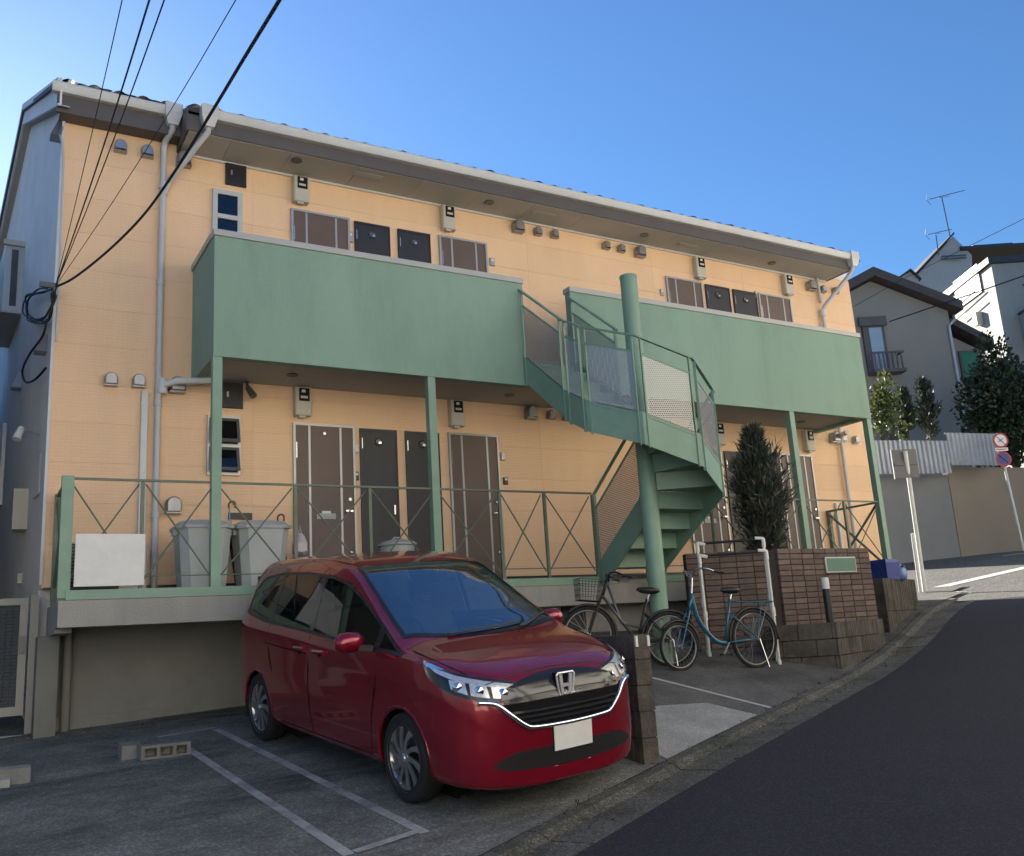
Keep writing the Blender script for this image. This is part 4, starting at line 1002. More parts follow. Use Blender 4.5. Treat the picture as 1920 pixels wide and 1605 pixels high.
def top_seam(pts):
    P = []
    for x, y in pts:
        q2, n2 = hit((x, y, 4), (0, 0, -1)); P.append(q2)
    return MB().tube(crom(P, 6), .005, 5).build('bonnet_gap', MATTE, body)
for sg in (-1, 1): top_seam([(.05, sg*.74), (.25, sg*.735), (.45, sg*.70), (.58, sg*.65)])
# interior seen through the glass
ci = MB().cbox(-.62, -.12, -.68, .68, .86, 1.02, .04).build('dashboard', BLACK, car)
MB().box(-3.2, -.3, -.74, .74, .3, .36).build('cabin_floor', BLACK, car); MB().box(-3.30, -3.26, -.6, .6, .4, 1.5).build('cabin_rear', BLACK, car)
MB().box(-2.9, -1.2, -.55, .55, 1.60, 1.615).build('headlining', SEAT, car)
for sx in (-1.35, -2.2):
    for sy in (-.38, .38):
        s_ = MB().hexa([(sx-.1, sy-.24, .55), (sx+.45, sy-.24, .5), (sx+.45, sy+.24, .5), (sx-.1, sy+.24, .55), (sx-.1, sy-.24, .68), (sx+.45, sy-.24, .70), (sx+.45, sy+.24, .70), (sx-.1, sy+.24, .68)]).build('car_seat', SEAT, car)
        MB().hexa([(sx-.16, sy-.23, .62), (sx+.02, sy-.23, .62), (sx+.02, sy+.23, .62), (sx-.16, sy+.23, .62), (sx-.36, sy-.20, 1.22), (sx-.24, sy-.20, 1.24), (sx-.24, sy+.20, 1.24), (sx-.36, sy+.20, 1.22)]).build('seat_back', SEAT, s_)
        MB().hexa([(sx-.37, sy-.13, 1.27), (sx-.28, sy-.13, 1.27), (sx-.28, sy+.13, 1.27), (sx-.37, sy+.13, 1.27), (sx-.42, sy-.11, 1.43), (sx-.33, sy-.11, 1.43), (sx-.33, sy+.11, 1.43), (sx-.42, sy+.11, 1.43)]).build('headrest', SEAT, s_)
sw = MB(); sw.tube([V((-.72+.09*sin(a)*.5, -.38+.18*cos(a), 1.02+.17*sin(a))) for a in [2*pi*k/20 for k in range(21)]], .015, 7); sw.build('steering_wheel', BLACK, ci)
# wheels
def make_wheel():
    w_ = bpy.data.objects.new('wheel', None); COL.objects.link(w_); w_.parent = car; w_['_org'] = (0, 0, 0); w_.empty_display_size = .1
    tp = [(.215, -.085), (.25, -.095), (.285, -.092), (.302, -.075), (.310, -.05), (.3105, -.03), (.306, -.026), (.3105, -.02), (.311, .0), (.3105, .02), (.306, .026), (.3105, .03), (.310, .05), (.302, .075), (.285, .092), (.25, .095), (.215, .085)]
    MB().lathe(tp, axis='y', n=48, cap=False).build('tyre', RUBBER, w_, smooth=True)
    MB().lathe([(.232, -.094), (.232, -.085), (.222, -.075), (.212, -.05), (.208, .08), (.232, .092)], axis='y', n=48, cap=False).build('rim', RIM, w_, smooth=True)
    MB().lathe([(.0, -.035), (.21, -.03)], axis='y', n=32, cap=False).build('brake_backing', BLACK, w_)
    sp = MB(); NS = 10
    for k in range(NS):
        a = 2*pi*k/NS; tw = .30; w0, w1 = .105, .062
        pts = []
        for r_, da, hw, yy in ((.045, 0, .018, -.088), (.09, .06, .017, -.092), (.14, .16, .0185, -.090), (.19, .27, .024, -.086), (.214, .33, .031, -.083)):
            c_ = V((sin(a+da)*r_, yy, cos(a+da)*r_)); t_ = V((cos(a+da), 0, -sin(a+da)))
            pts.append((c_-t_*hw*(1 if k % 2 else .75), c_+t_*hw))
        for (p0, p1), (p2, p3) in zip(pts, pts[1:]):
            dn = V((0, .016, 0)); sp.hexa([p0, p1, p3, p2, p0+dn, p1+dn, p3+dn, p2+dn])
    sp.build('spokes', RIM, w_, smooth=True)
    MB().lathe([(.0, -.104), (.028, -.102), (.034, -.094), (.06, -.09), (.062, -.07)], axis='y', n=24, cap=False).build('hub_cap', RIM, w_, smooth=True)
    return w_
w0_ = make_wheel(); first = True
for wx in (0, -2.74):
    for sg in (-1, 1):
        o = w0_ if first else copy_tree(w0_, car)
        first = False; o.location = (wx, sg*.735, WR); o.rotation_euler = (0, random.uniform(0, 6), pi if sg > 0 else 0)
# ================================================================== WALLS, PLANTERS AND THINGS OF THE LOT
def blockwall(t, o, d, length, zb, zt, depth, bh=.2, bl=.4, name='block', cap=None, rib=True, m=BLOCK):
    """courses of rough split-face blocks; o base corner, d unit direction along the wall, depth vector"""
    o, d, depth = V(o), V(d), V(depth); nrm = V((d.y, -d.x, 0)); z = zt; r = 0
    while z > zb-.05:
        h = bh-.01; x = 0.0; off = (bl/2 if r % 2 else 0)
        first_ = True
        while x < length-.01:
            L = min((bl-off) if first_ and off else bl, length-x); first_ = False
            mb = MB(); nr = max(1, int(L/.022)) if rib else 1
            base = o+d*x; dd = d*(L-.008); zb_ = z-h
            for k in range(nr):                      # vertical ribs of different depth
                e = random.uniform(0, .008) if rib else 0
                a = base+dd*(k/nr)-depth.normalized()*e; w_ = dd/nr
                mb.obox(V((a.x, a.y, zb_)), w_, depth+depth.normalized()*e*2, (0, 0, h))
            mb.build(name, m, t); x += L
        z -= bh; r += 1
# low wall beside the car, ending in a pier
pa, pb = onlot(1203, 1428, .083), onlot(1240, 1430, .083)
lw = thing('low_block_wall', 'low wall of dark split-face blocks between car and bicycle bay', 'wall', (4.72, 6.1, -1.05))
cd = (V(car.matrix_world.col[0][:3])*-1); cd.z = 0; cd.normalize()
o = V((4.66, 6.10, 0))
blockwall(lw, o, V((0.045, 1, 0)).normalized(), 3.4, -1.12, -.035, V((.15, 0, 0)))
MB().obox((4.665, 6.11, -1.1), (.14, 0, 0), V((.045, 1, 0))*3.38, (0, 0, 1.05)).build('mortar_core', MORTAR, lw)
for x in (4.665, 4.785): MB().box(x, x+.022, 6.082, 6.097, -.13, -.045).build('reflector', SIGNW, lw)
# brick wall: face parallel to the building, and the side behind the bicycles
BRY = 8.75
bw = thing('brick_wall', 'brown brick wall carrying a green plaque beside the bicycle bay', 'wall', (10.0, 8.8, -.5))
bme = [MB().cbox(0, .213, 0, .07, 0, .062, .004).mesh('brick', m) for m in BRICKS]
def brickface(o, d, L, zb, zt):
    o, d = V(o), V(d); ang = atan2(d.y, d.x); z = zt-.067; r = 0
    while z > zb:
        x = 0
        while x < L-.05:
            if x+.213 <= L+.03: inst('brick', random.choice(bme), bw, (o.x+d.x*x, o.y+d.y*x, z), (0, 0, ang))
            x += .2225
        z -= .072; r += 1
brickface((9.14, BRY, 0), (1, 0, 0), 1.78, -.2, .925)
MB().box(9.145, 10.91, BRY+.012, BRY+.16, -.75, .92).build('mortar_bed', MORTAR, bw)
A, B = V((9.125, 8.77, 0)), V((8.04, 9.28, 0)); dl = (A-B).normalized(); LL = (A-B).length
brickface((B.x, B.y, 0), (dl.x, dl.y, 0), LL, -.42, .925)
nl = V((-dl.y, dl.x, 0)); MB().obox(B+nl*.012+V((0, 0, -.7)), dl*(LL-.01), nl*.13, (0, 0, 1.615)).build('mortar_bed', MORTAR, bw)
p0, p1 = ony(1547, 1044, BRY-.03), ony(1608, 1073, BRY-.03)
pq = MB().cbox(p0.x, p1.x, BRY-.03, BRY-.003, p1.z, p0.z, .008).build('plaque', ALU, bw); MB().box(p0.x+.02, p1.x-.02, BRY-.034, BRY-.0305, p1.z+.02, p0.z-.02).build('plaque_face', PLAQUE, pq)
# planter of split-face blocks
pc = onlot(1578, 1255, .25); pl = thing('block_planter', 'low planter of grey split-face blocks in front of the brick wall', 'planter', (pc.x, pc.y, pc.z))
pl0 = onlot(1485, 1243, .25); zt_p = pc.z+.56
lv = V((pc.x-pl0.x, pc.y-pl0.y, 0)); blockwall(pl, (pl0.x-lv.x*.5, pl0.y-lv.y*.5, 0), lv.normalized(), lv.length*1.5-.01, pc.z-.15, zt_p, V((.08, .085, 0)))
pe = V((11.0, 8.76, 0)); fd = pe-V((pc.x, pc.y, 0))
blockwall(pl, (pc.x, pc.y, 0), fd.normalized(), fd.length, pc.z-.15, zt_p, V((-.045, .105, 0)))
MB().prism([(pl0.x-lv.x*.4+.06, BRY-.01), (pc.x+.01, pc.y+.1), (10.95, BRY-.01)], 'z', pc.z-.3, zt_p-.06).build('soil', EARTH, pl)
# block kerb wall at the corner with blue containers on it
q0, q1 = onk(1655, 1200), onk(1725, 1140)
cw = thing('corner_block_wall', 'weathered block wall at the road corner under the blue containers', 'wall', (11.6, 9.2, -.4))
cA = ony(1648, 1130, 8.7); cB = at(1724, 1120, 13.6)
cA = V((11.55, 9.09, 0)); cB = V((13.2, 9.79, 0)); dc = (cB-cA).normalized()
blockwall(cw, cA, dc, (cB-cA).length, -.5, .52, V((-dc.y, dc.x, 0))*.3, .48, .58)
MB().obox(V((cA.x, cA.y, -.6))+V((-dc.y, dc.x, 0))*.02, dc*((cB-cA).length-.02), V((-dc.y, dc.x, 0))*.8, (0, 0, 1.10)).build('fill', BLOCK, cw)
ZCW = .505
def bucket(u0, v0, u1, v1, d, label, m, bag=False):
    a = at((u0+u1)/2, v1, d); w_ = (u1-u0)/FPX*d; h_ = (v1-v0)/FPX*d
    t = thing('plastic_container', label, 'container', (a.x, a.y, ZCW)); a.z = ZCW
    if bag:
        mb = MB(); prof = [(w_*.40, 0), (w_*.47, h_*.3), (w_*.45, h_*.65), (w_*.32, h_*.85), (w_*.12, h_*.93), (w_*.15, h_)]
        mb.lathe(prof, a, 'z', 18)
        for i, p in enumerate(mb.v): mb.v[i] = p+V((random.uniform(-1, 1), random.uniform(-1, 1), 0))*.012
        mb.build('bag_body', m, t, smooth='all'); MB().box(a.x-w_*.14, a.x+w_*.14, a.y-.1, a.y-.02, a.z+h_*.8, a.z+h_*.88).build('bag_tie', BLACK, t)
    else:
        x, y = w_*.46, .16
        mb = MB().hexa([a+V((-x*.9, -y*.9, 0)), a+V((x*.9, -y*.9, 0)), a+V((x*.9, y*.9, 0)), a+V((-x*.9, y*.9, 0)), a+V((-x, -y, h_*.82)), a+V((x, -y, h_*.82)), a+V((x, y, h_*.82)), a+V((-x, y, h_*.82))]); mb.build('tub', m, t)
        MB().hexa([a+V((-x*1.05, -y*1.05, h_*.82)), a+V((x*1.05, -y*1.05, h_*.82)), a+V((x*1.05, y*1.05, h_*.82)), a+V((-x*1.05, y*1.05, h_*.82)), a+V((-x*.95, -y*.95, h_)), a+V((x*.9, -y*.9, h_*.98)), a+V((x*.9, y*.9, h_*.98)), a+V((-x*.95, y*.95, h_))]).build('lid', m, t)
bucket(1640, 1046, 1682, 1084, 14.1, 'dark blue lidded tub on the corner block wall', BLUEP)
bucket(1676, 1056, 1702, 1085, 14.3, 'pale blue plastic sack tied shut beside the dark blue tub', BLUEB, True)
# bollard in the planter
p = onx(1557, 1162, 9.05); bx, by = 8.98, 7.86; bz = zt_p-.06
p = ray(1556, 1160); t_ = 8.5/p.y; bx, by = p.x*t_, 8.5
bo = thing('bollard', 'black post with a white cap standing in the block planter', 'bollard', (bx, by, bz))
top = ony(1553, 1083, by).z; ring_ = ony(1554, 1104, by).z
MB().tube([(bx, by, bz-.01), (bx, by, ring_)], .048, 18).build('shaft', BLACK, bo, smooth=True)
MB().lathe([(.0495, ring_), (.0495, top-.02), (.045, top), (.0, top+.004)], (bx, by, 0), 'z', 18, cap=False).build('cap', SIGNW, bo, smooth=True)
# white pipe stand for bicycles: two frames
def foot(u, v): return onlot(u, v, .25)
fs = thing('bicycle_stand', 'white plastic pipe frame standing over the teal bicycle', 'stand', tuple(foot(1400, 1240)))
fA, fB = foot(1331, 1231), foot(1462, 1246); H = 1.36
fdir = V((fB.x-fA.x, fB.y-fA.y, 0)); fn = V((-fdir.y, fdir.x, 0)).normalized()
if fn.y < 0: fn = -fn
def frame(a, b, h):
    a0, b0 = V(a), V(b); za, zb_ = BAYZ(a0.x, a0.y), BAYZ(b0.x, b0.y); z = max(za, zb_)+h
    MB().tube([(a0.x, a0.y, za), (a0.x, a0.y, z)], .0165, 10).build('upright', PVC, fs, smooth=True); pp = MB().tube([(b0.x, b0.y, zb_), (b0.x, b0.y, z)], .0165, 10).build('upright', PVC, fs, smooth=True)
    MB().tube([(a0.x, a0.y, z), (b0.x, b0.y, z)], .0165, 10).build('cross_bar', BLACK, pp, smooth=True)
    for q, dr in ((a0, 1), (b0, -1)):
        u = (b0-a0).normalized()*dr
        MB().tube(crom([V((q.x, q.y, z-.10)), V((q.x, q.y, z-.02)), V((q.x, q.y, z))+u*.012+V((0, 0, .004)), V((q.x, q.y, z))+u*.10], 4), .0235, 10).build('elbow', PVC, pp, smooth=True)
        MB().tube([(q.x, q.y, z-H*.58), (q.x, q.y, z-H*.50)], .026, 10).tube([V((q.x, q.y, z-H*.54))-fn*.05, V((q.x, q.y, z-H*.54))+fn*.05], .022, 10).build('joint', PVC, pp, smooth=True)
        MB().tube([(q.x, q.y, BAYZ(q.x, q.y)), (q.x, q.y, BAYZ(q.x, q.y)+.05)], .024, 10).build('foot', PVC, pp, smooth=True)
frame(fA, fB, 1.22); frame(V(fA)+fn*.12+V((-.0, 0, 0)), V(fB)+fn*.12, 1.36)
# ------------------------------------------------------------------ bicycles
def bicycle(name, label, P0, P1, rf_, rr_, mframe, low_step, gz, basket=False, rack=True, scale=1.0, hb=1.02, sd_h=.80, lean=0.0):
    """P0 front contact, P1 rear contact"""
    P0, P1 = V(P0), V(P1); X = (P0-P1); L = X.length; X.normalize(); Yv = V((-X.y, X.x, 0)).normalized(); Zv = X.cross(Yv)
    Zv = (Zv+Yv*lean).normalized()
    t = thing(name, label, 'bicycle', tuple(P1)); t['group'] = 'bicycles in the bay'
    C = lambda x, y, z: P1+X*x+Yv*y+Zv*z                # x from rear axle towards front
    def wheel(x, r):
        tl = [C(x+r*.96*cos(a), 0, r+r*.96*sin(a)) for a in [2*pi*k/40 for k in range(41)]]
        w_ = MB().tube(tl, r*.055+.004, 8, cap=False).build('wheel', RUBBER, t, smooth='all')
        MB().tube([C(x+r*.885*cos(a), 0, r+r*.885*sin(a)) for a in [2*pi*k/40 for k in range(41)]], .009, 6, cap=False).build('rim', RIMG, w_, smooth='all')
        sp = MB()
        for k in range(24):
            a = 2*pi*k/24; sp.tube([C(x+.02*cos(a+1.3*(-1)**k), .02*(-1)**k, r+.02*sin(a+1.3*(-1)**k)), C(x+r*.88*cos(a), 0, r+r*.88*sin(a))], .0018, 3, cap=False)
        sp.build('spokes', RIMG, w_); MB().tube([C(x, -.05, r), C(x, .05, r)], .02, 10).build('hub', STEEL, w_, smooth=True)
        MB().tube([C(x+(r+.028)*cos(a), 0, r+(r+.028)*sin(a)) for a in [radians(d) for d in (range(40, 200, 8) if x > .3 else range(-10, 190, 8))]], .019, 6).build('mudguard', BLACK, w_, smooth='all')
    wheel(0, rr_); wheel(L, rf_)
    bb = C(L*.40, 0, rr_*.88 if low_step else rr_*.85); head0, head1 = C(L*.845, 0, rf_*2+.14), C(L*.80, 0, rf_*2+.30)
    sp0 = C(L*.295, 0, sd_h-.06)
    fr = MB()
    if low_step: fr.tube(crom([head1, C(L*.74, 0, rf_*2+.05), C(L*.60, 0, rr_*1.15), C(L*.50, 0, rr_*.92), bb], 7), .027, 10)
    else: fr.tube([head0, bb], .018, 8); fr.tube([head1, C(L*.60, 0, rr_*1.5), C(L*.36, 0, rr_*1.35)], .016, 8)
    fo = fr.build('frame', mframe, t, smooth='all')
    f2 = MB().tube([bb, sp0], .016, 8); f3 = MB().tube([head0-(head1-head0)*.2, head1+(head1-head0)*.2], .02, 10)
    for s_ in (-1, 1):
        f2.tube([bb+Yv*.03*s_, C(0, .055*s_, rr_)], .010, 6).tube([C(0, .055*s_, rr_), C(L*.33, .03*s_, sd_h-.22)], .009, 6)
        f3.tube(crom([head0+Yv*.02*s_, C(L*.90, .045*s_, rf_*2+.03), C(L*.965, .05*s_, rf_*1.4), C(L, .05*s_, rf_)], 4), .011, 6)
    f2.build('seat_tube_and_stays', mframe if low_step else BLACK, t, smooth='all'); f3.build('fork', mframe if low_step else BLACK, t, smooth='all')
    MB().tube([sp0-(sp0-bb)*.2, C(L*.27, 0, sd_h)], .013, 8).build('seat_post', STEEL, t)
    sa = MB(); sa.lathe([(.0, -.03), (.6, -.028), (1, .0), (.9, .03), (.4, .045), (0, .048)], n=18, cap=False)
    for i, p in enumerate(sa.v): sa.v[i] = C(L*.27+(.13*p.x if p.x < 0 else .16*p.x), p.y*(.085 if p.x < 0 else .085-.055*p.x), sd_h+.03+p.z)
    sa.build('saddle', BLACK, t, smooth='all')
    hs = C(L*.775, 0, hb-.06); MB().tube([head1, hs], .012, 8).build('stem', STEEL if low_step else BLACK, t)
    for s_ in (-1, 1):
        h_ = MB().tube(crom([hs, C(L*.79, .09*s_, hb+.02), C(L*.74, .20*s_, hb+.03), C(L*.66, .26*s_, hb-.005)], 5), .0115, 8).build('handlebar', STEEL if low_step else BLACK, t, smooth='all')
        MB().tube([C(L*.67, .255*s_, hb-.002), C(L*.57, .285*s_, hb-.02)], .017, 8).build('grip', BLACK, h_, smooth=True); MB().tube([C(L*.69, .235*s_, hb-.01), C(L*.60, .255*s_, hb-.06)], .006, 6).build('brake_lever', STEEL, h_)
    MB().lathe([(.0, -.01), (.085, -.008), (.09, 0), (.085, .008), (0, .01)], n=24, cap=False).build('chain_ring', BLACK, t).matrix_local = Matrix.Translation(bb-V(t['_org'])+Yv*-.05) @ Yv.to_track_quat('Z', 'Y').to_matrix().to_4x4()
    for s_ in (-1, 1):
        cr = MB().beam(bb+Yv*.07*s_, bb+Yv*.075*s_+(X*.6*s_-Zv*.8)*.165, .012, .02).build('crank', STEEL, t); e = bb+Yv*.075*s_+(X*.6*s_-Zv*.8)*.165
        MB().beam(e+Yv*.02*s_-X*.045, e+Yv*.02*s_+X*.045, .07, .02).build('pedal', BLACK, cr)
    MB().beam(bb-Yv*.055, C(0, -.06, rr_), .014, .07).build('chain_guard', BLACK, t)
    if rack:
        r_ = MB()
        for s_ in (-1, 0, 1): r_.tube([C(L*.26, .055*s_, rr_*2+.09), C(-.30, .055*s_, rr_*2+.10)], .0065, 6)
        for x in (.12, -.08, -.27): r_.tube([C(x, -.055, rr_*2+.09), C(x, .055, rr_*2+.09)], .0065, 6)
        for s_ in (-1, 1): r_.tube([C(0, .06*s_, rr_), C(-.10, .058*s_, rr_*2+.09)], .007, 6).tube([C(0, .06*s_, rr_), C(-.2, .058*s_, rr_*2+.09)], .007, 6)
        r_.build('rack', mframe if low_step else BLACK, t); MB().box(-.02, .02, -.02, .02, -.02, .02).build('reflector', SIGNR, t).location = C(-.33, 0, rr_*1.75)-V(t['_org'])
    MB().tube([C(-.02, .07, rr_), C(-.05, .16, .01)], .009, 8).tube([C(-.02, -.07, rr_), C(-.05, -.14, .01)], .009, 8).build('kickstand', STEEL, t)
    if basket:
        b_ = MB(); x0, x1 = L*.86, L*.86+.30; zt, zb_ = hb-.06, hb-.30
        for k in range(9):
            f = k/8; y = -.17+.34*f
            b_.tube([C(x1, y, zt), C(x1-.03, y*.8, zb_)], .0028, 4).tube([C(x0, y, zt), C(x0+.03, y*.8, zb_)], .0028, 4).tube([C(x0+.03, y*.8, zb_), C(x1-.03, y*.8, zb_)], .0028, 4)
            xx = x0+(x1-x0)*f
            for s_ in (-1, 1): b_.tube([C(xx, .17*s_, zt), C(x0+.03+(x1-x0-.06)*f, .136*s_, zb_)], .0028, 4)
        for f in (0, .25, .5, .75, 1):
            z = zb_+(zt-zb_)*f; i_ = .03*(1-f); w_ = .136+.034*f; r2 = .005 if f == 1 else .0028
            b_.tube([C(x0+i_, -w_, z), C(x1-i_, -w_, z), C(x1-i_, w_, z), C(x0+i_, w_, z), C(x0+i_, -w_, z)], r2, 5)
        b_.build('basket', BLACK, t)
    return t
bF, bR = foot(1270, 1251), foot(1412, 1247); bF = bF+V((-.07, -.14, 0)); bR = bR+V((-.06, -.12, 0)); bF.z = BAYZ(bF.x, bF.y); bR.z = BAYZ(bR.x, bR.y)
vX = (bF-bR); Lw = vX.length
if Lw < 1.05: bF = bR+vX.normalized()*1.05; bF.z = BAYZ(bF.x, bF.y)
teal = bicycle('bicycle', 'teal step-through bicycle with small front wheel under the white pipe stand', bF, bR, .262, .335, TEAL, True, 0, rack=True, hb=1.10, sd_h=.86)
b2R = V((7.02, 8.57, 0)); b2R.z = BAYZ(b2R.x, b2R.y); b2F = V((6.14, 8.93, 0)); b2F.z = BAYZ(b2F.x, b2F.y)
bicycle('bicycle', 'black bicycle with a wire front basket behind the low block wall', b2F, b2R, .30, .30, ALUD, False, 0, basket=True, rack=False, hb=.97, sd_h=.80)
# ------------------------------------------------------------------ concrete blocks used as wheel stops
def hollow_block(name, label, c, ang, L=.39, W=.19, H=.10):
    t = thing(name, label, 'block', tuple(c)); t['group'] = 'loose blocks on the slab'
    d = V((cos(ang), sin(ang), 0)); n_ = V((-d.y, d.x, 0)); z0 = c.z
    mb = MB(); o = c-d*L/2-n_*W/2
    for h0, h1 in ((0, .024), (H-.024, H)): mb.obox(o+V((0, 0, h0)), d*L, n_*W, (0, 0, h1-h0))
    mb.build('shell', BLOCKG, t)
    for f in (0, .315, .64, .93):
        MB().obox(o+d*(f*L)+V((0, 0, .0241)), d*L*.07, n_*W, (0, 0, H-.0482)).build('web', BLOCKG, t)
    MB().obox(o+n_*W*.55+d*.02+V((0, 0, .025)), d*(L-.04), n_*.01, (0, 0, H-.05)).build('core_plate', BLOCKG, t)  # thin plate in the block's own grey closes the cores midway
    return t
c = onlot(310, 1422, .083); hollow_block('hollow_block', 'hollow concrete block lying beside the parking line as wheel stop', V((c.x, c.y+.08, c.z+.004)), radians(2), .42, .19, .12)
c = onlot(248, 1424, .083); bq = thing('solid_block', 'broken end of a concrete block next to the hollow block', 'block', (c.x, c.y, c.z), 'loose blocks on the slab')
MB().hexa([V((c.x-.09, c.y, c.z)), V((c.x+.08, c.y-.01, c.z)), V((c.x+.09, c.y+.2, c.z+.02)), V((c.x-.1, c.y+.2, c.z+.02)), V((c.x-.085, c.y+.01, c.z+.12)), V((c.x+.07, c.y, c.z+.115)), V((c.x+.085, c.y+.19, c.z+.14)), V((c.x-.09, c.y+.2, c.z+.14))]).build('block_body', BLOCKG, bq)
c = onlot(22, 1470, .083); bq = thing('kerb_block', 'rounded concrete wheel stop lying near the aluminium gate', 'block', (c.x, c.y, c.z), 'loose blocks on the slab')
MB().prism([(c.y-.07, c.z), (c.y+.09, c.z+.015), (c.y+.07, c.z+.12), (c.y+.02, c.z+.14), (c.y-.05, c.z+.12)], 'x', c.x-.28, c.x+.13).build('block_body', BLOCKG, bq)
MB().prism([(c.y-.13, c.z-.01), (c.y-.072, c.z), (c.y-.072, c.z+.06), (c.y-.12, c.z+.05)], 'x', c.x-.2, c.x-.02).build('broken_edge', CONC, bq)
# ------------------------------------------------------------------ aluminium gate at the left
gt = thing('garden_gate', 'aluminium framed mesh gate at the corner of the building', 'gate', (.4, 11.25, -.65))
GY = 11.2
def gpx(u, v): return ony(u, v, GY)
x1 = gpx(50, 1200).x; x0 = x1-.82; zb_, zt_ = gpx(20, 1343).z, gpx(25, 1122).z
fr = MB().box(x0, x1, GY, GY+.04, zt_-.07, zt_).box(x0, x1, GY, GY+.04, zb_, zb_+.09).box(x1-.075, x1, GY, GY+.04, zb_+.09, zt_-.07).box(x0, x0+.06, GY, GY+.04, zb_+.09, zt_-.07).build('gate_frame', GATEF, gt)
ms = MB()
z = zb_+.12
while z < zt_-.08: ms.tube([(x0+.06, GY+.02, z), (x1-.075, GY+.02, z)], .003, 4); z += .035
x = x0+.08
while x < x1-.09: ms.tube([(x, GY+.02, zb_+.09), (x, GY+.02, zt_-.07)], .003, 4); x += .06
ms.build('gate_mesh', ALUD, gt)
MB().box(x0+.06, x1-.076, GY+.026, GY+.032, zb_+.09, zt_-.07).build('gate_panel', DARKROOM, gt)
MB().box(x1-.065, x1-.015, GY-.03, GY-.001, zb_+.62, zb_+.80).build('latch', ALUD, gt)
MB().box(x1+.02, x1+.10, GY-.02, GY+.06, -.72, zt_+.03).build('gate_post', GATEF, gt); MB().box(x1-.2, x1+.13, GY-.06, GY+.1, -.80, -.66).build('gate_base', CONC, gt)
# ------------------------------------------------------------------ things on the deck
def bin_(u, v, label, yb=10.45):
    p = ony(u, v, yb); t = thing('rubbish_bin', label, 'bin', (p.x, yb, ZF0)); t['group'] = 'grey bins on the deck'
    r, H_ = .285, .72; q = lambda w, d_, z: [(p.x-w, yb-d_, z), (p.x+w, yb-d_, z), (p.x+w, yb+d_, z), (p.x-w, yb+d_, z)]
    def rr(w, d_, z, c=.08):
        return [V((p.x+sx*(w-c*(k == 0)), yb+sy*(d_-c*(k == 1)), z)) for sx, sy, ks in ((-1, -1, (1, 0)), (1, -1, (0, 1)), (1, 1, (1, 0)), (-1, 1, (0, 1))) for k in ks]
    def loft(secs, name, m, par):
        mb = MB(); n_ = 8
        for s_ in secs: mb.v += s_
        for i in range(len(secs)-1):
            for j in range(n_): mb.f.append((i*n_+j, i*n_+(j+1) % n_, (i+1)*n_+(j+1) % n_, (i+1)*n_+j))
        mb.f.append(tuple(range(n_))); mb.f.append(tuple((len(secs)-1)*n_+j for j in range(n_))[::-1])
        return mb.build(name, m, par)
    loft([rr(.22, .20, ZF0), rr(.275, .25, ZF0+H_)], 'bin_body', BIN, t)
    l_ = loft([rr(.30, .27, ZF0+H_), rr(.305, .275, ZF0+H_+.035), rr(.285, .255, ZF0+H_+.04), rr(.25, .2, ZF0+H_+.085), rr(.12, .1, ZF0+H_+.105, .03)], 'lid', BIN, t)
    for s_ in (-1, 1): MB().box(p.x+s_*.29-.02, p.x+s_*.29+.02, yb-.06, yb+.06, ZF0+H_-.06, ZF0+H_-.002).build('handle', BIN, l_)
    return t
bin_(378, 1060, 'grey lidded rubbish bin beside the vent hood and downpipe')
bin_(487, 1060, 'grey lidded rubbish bin beside the umbrella and brown door')
p = ony(745, 1015, 10.4); t = thing('round_bin', 'round pale lidded tub standing behind the car roof', 'bin', (p.x, 10.4, ZF0)); zt_ = p.z
MB().lathe([(.17, ZF0), (.21, zt_-.06)], (p.x, 10.4, 0), 'z', 24).build('tub', BIN, t, smooth=True)
MB().lathe([(.235, zt_-.058), (.24, zt_-.035), (.2, zt_-.01), (.08, zt_+.02), (.0, zt_+.022)], (p.x, 10.4, 0), 'z', 24, cap=False).build('lid', BIN, t, smooth=True); MB().tube([(p.x-.06, 10.4, zt_+.02), (p.x-.04, 10.4, zt_+.045), (p.x+.04, 10.4, zt_+.045), (p.x+.06, 10.4, zt_+.02)], .01, 6).build('knob', BIN, t)
# umbrella and bags by the door
def umbrella(u, v, label, tilt):
    p = ony(u, v, 10.75); t = thing('umbrella', label, 'umbrella', (p.x, 10.75, ZF0)); t['group'] = 'umbrellas leaning by the door'; b = V((p.x+tilt, 10.7, ZF0)); tp = V((p.x, 10.95, p.z))
    dz = (tp-b)
    MB().tube([b, b+dz*.15, b+dz*.6, b+dz*.75], [.012, .03, .045, .018], 8).build('folded_cloth', UMB, t, smooth='all')
    MB().tube([b+dz*.75, tp], .007, 6).build('shaft', STEEL, t); MB().tube(crom([tp-dz*.02, tp+V((0, 0, .03)), tp+V((.03, -.02, .06)), tp+V((.065, -.03, .04)), tp+V((.065, -.03, -.02))], 4), .011, 8).build('crook_handle', WOODH, t, smooth='all')
umbrella(530, 970, 'black umbrella with wooden crook handle beside the brown door', .05); umbrella(437, 945, 'slim umbrella leaning against the wall above the bins', .06)
p = ony(563, 1020, 10.6); bg_ = thing('carrier_bag', 'pale plastic carrier bag hanging by the brown door', 'bag', (p.x, 10.6, ZF0))
mb = MB().lathe([(.05, p.z-.12), (.09, p.z-.09), (.085, p.z+.0), (.05, p.z+.08), (.025, p.z+.12)], (p.x, 10.6, 0), 'z', 12)
for i, q in enumerate(mb.v): mb.v[i] = q+V((random.uniform(-1, 1), random.uniform(-.5, .5), random.uniform(-1, 1)))*.012
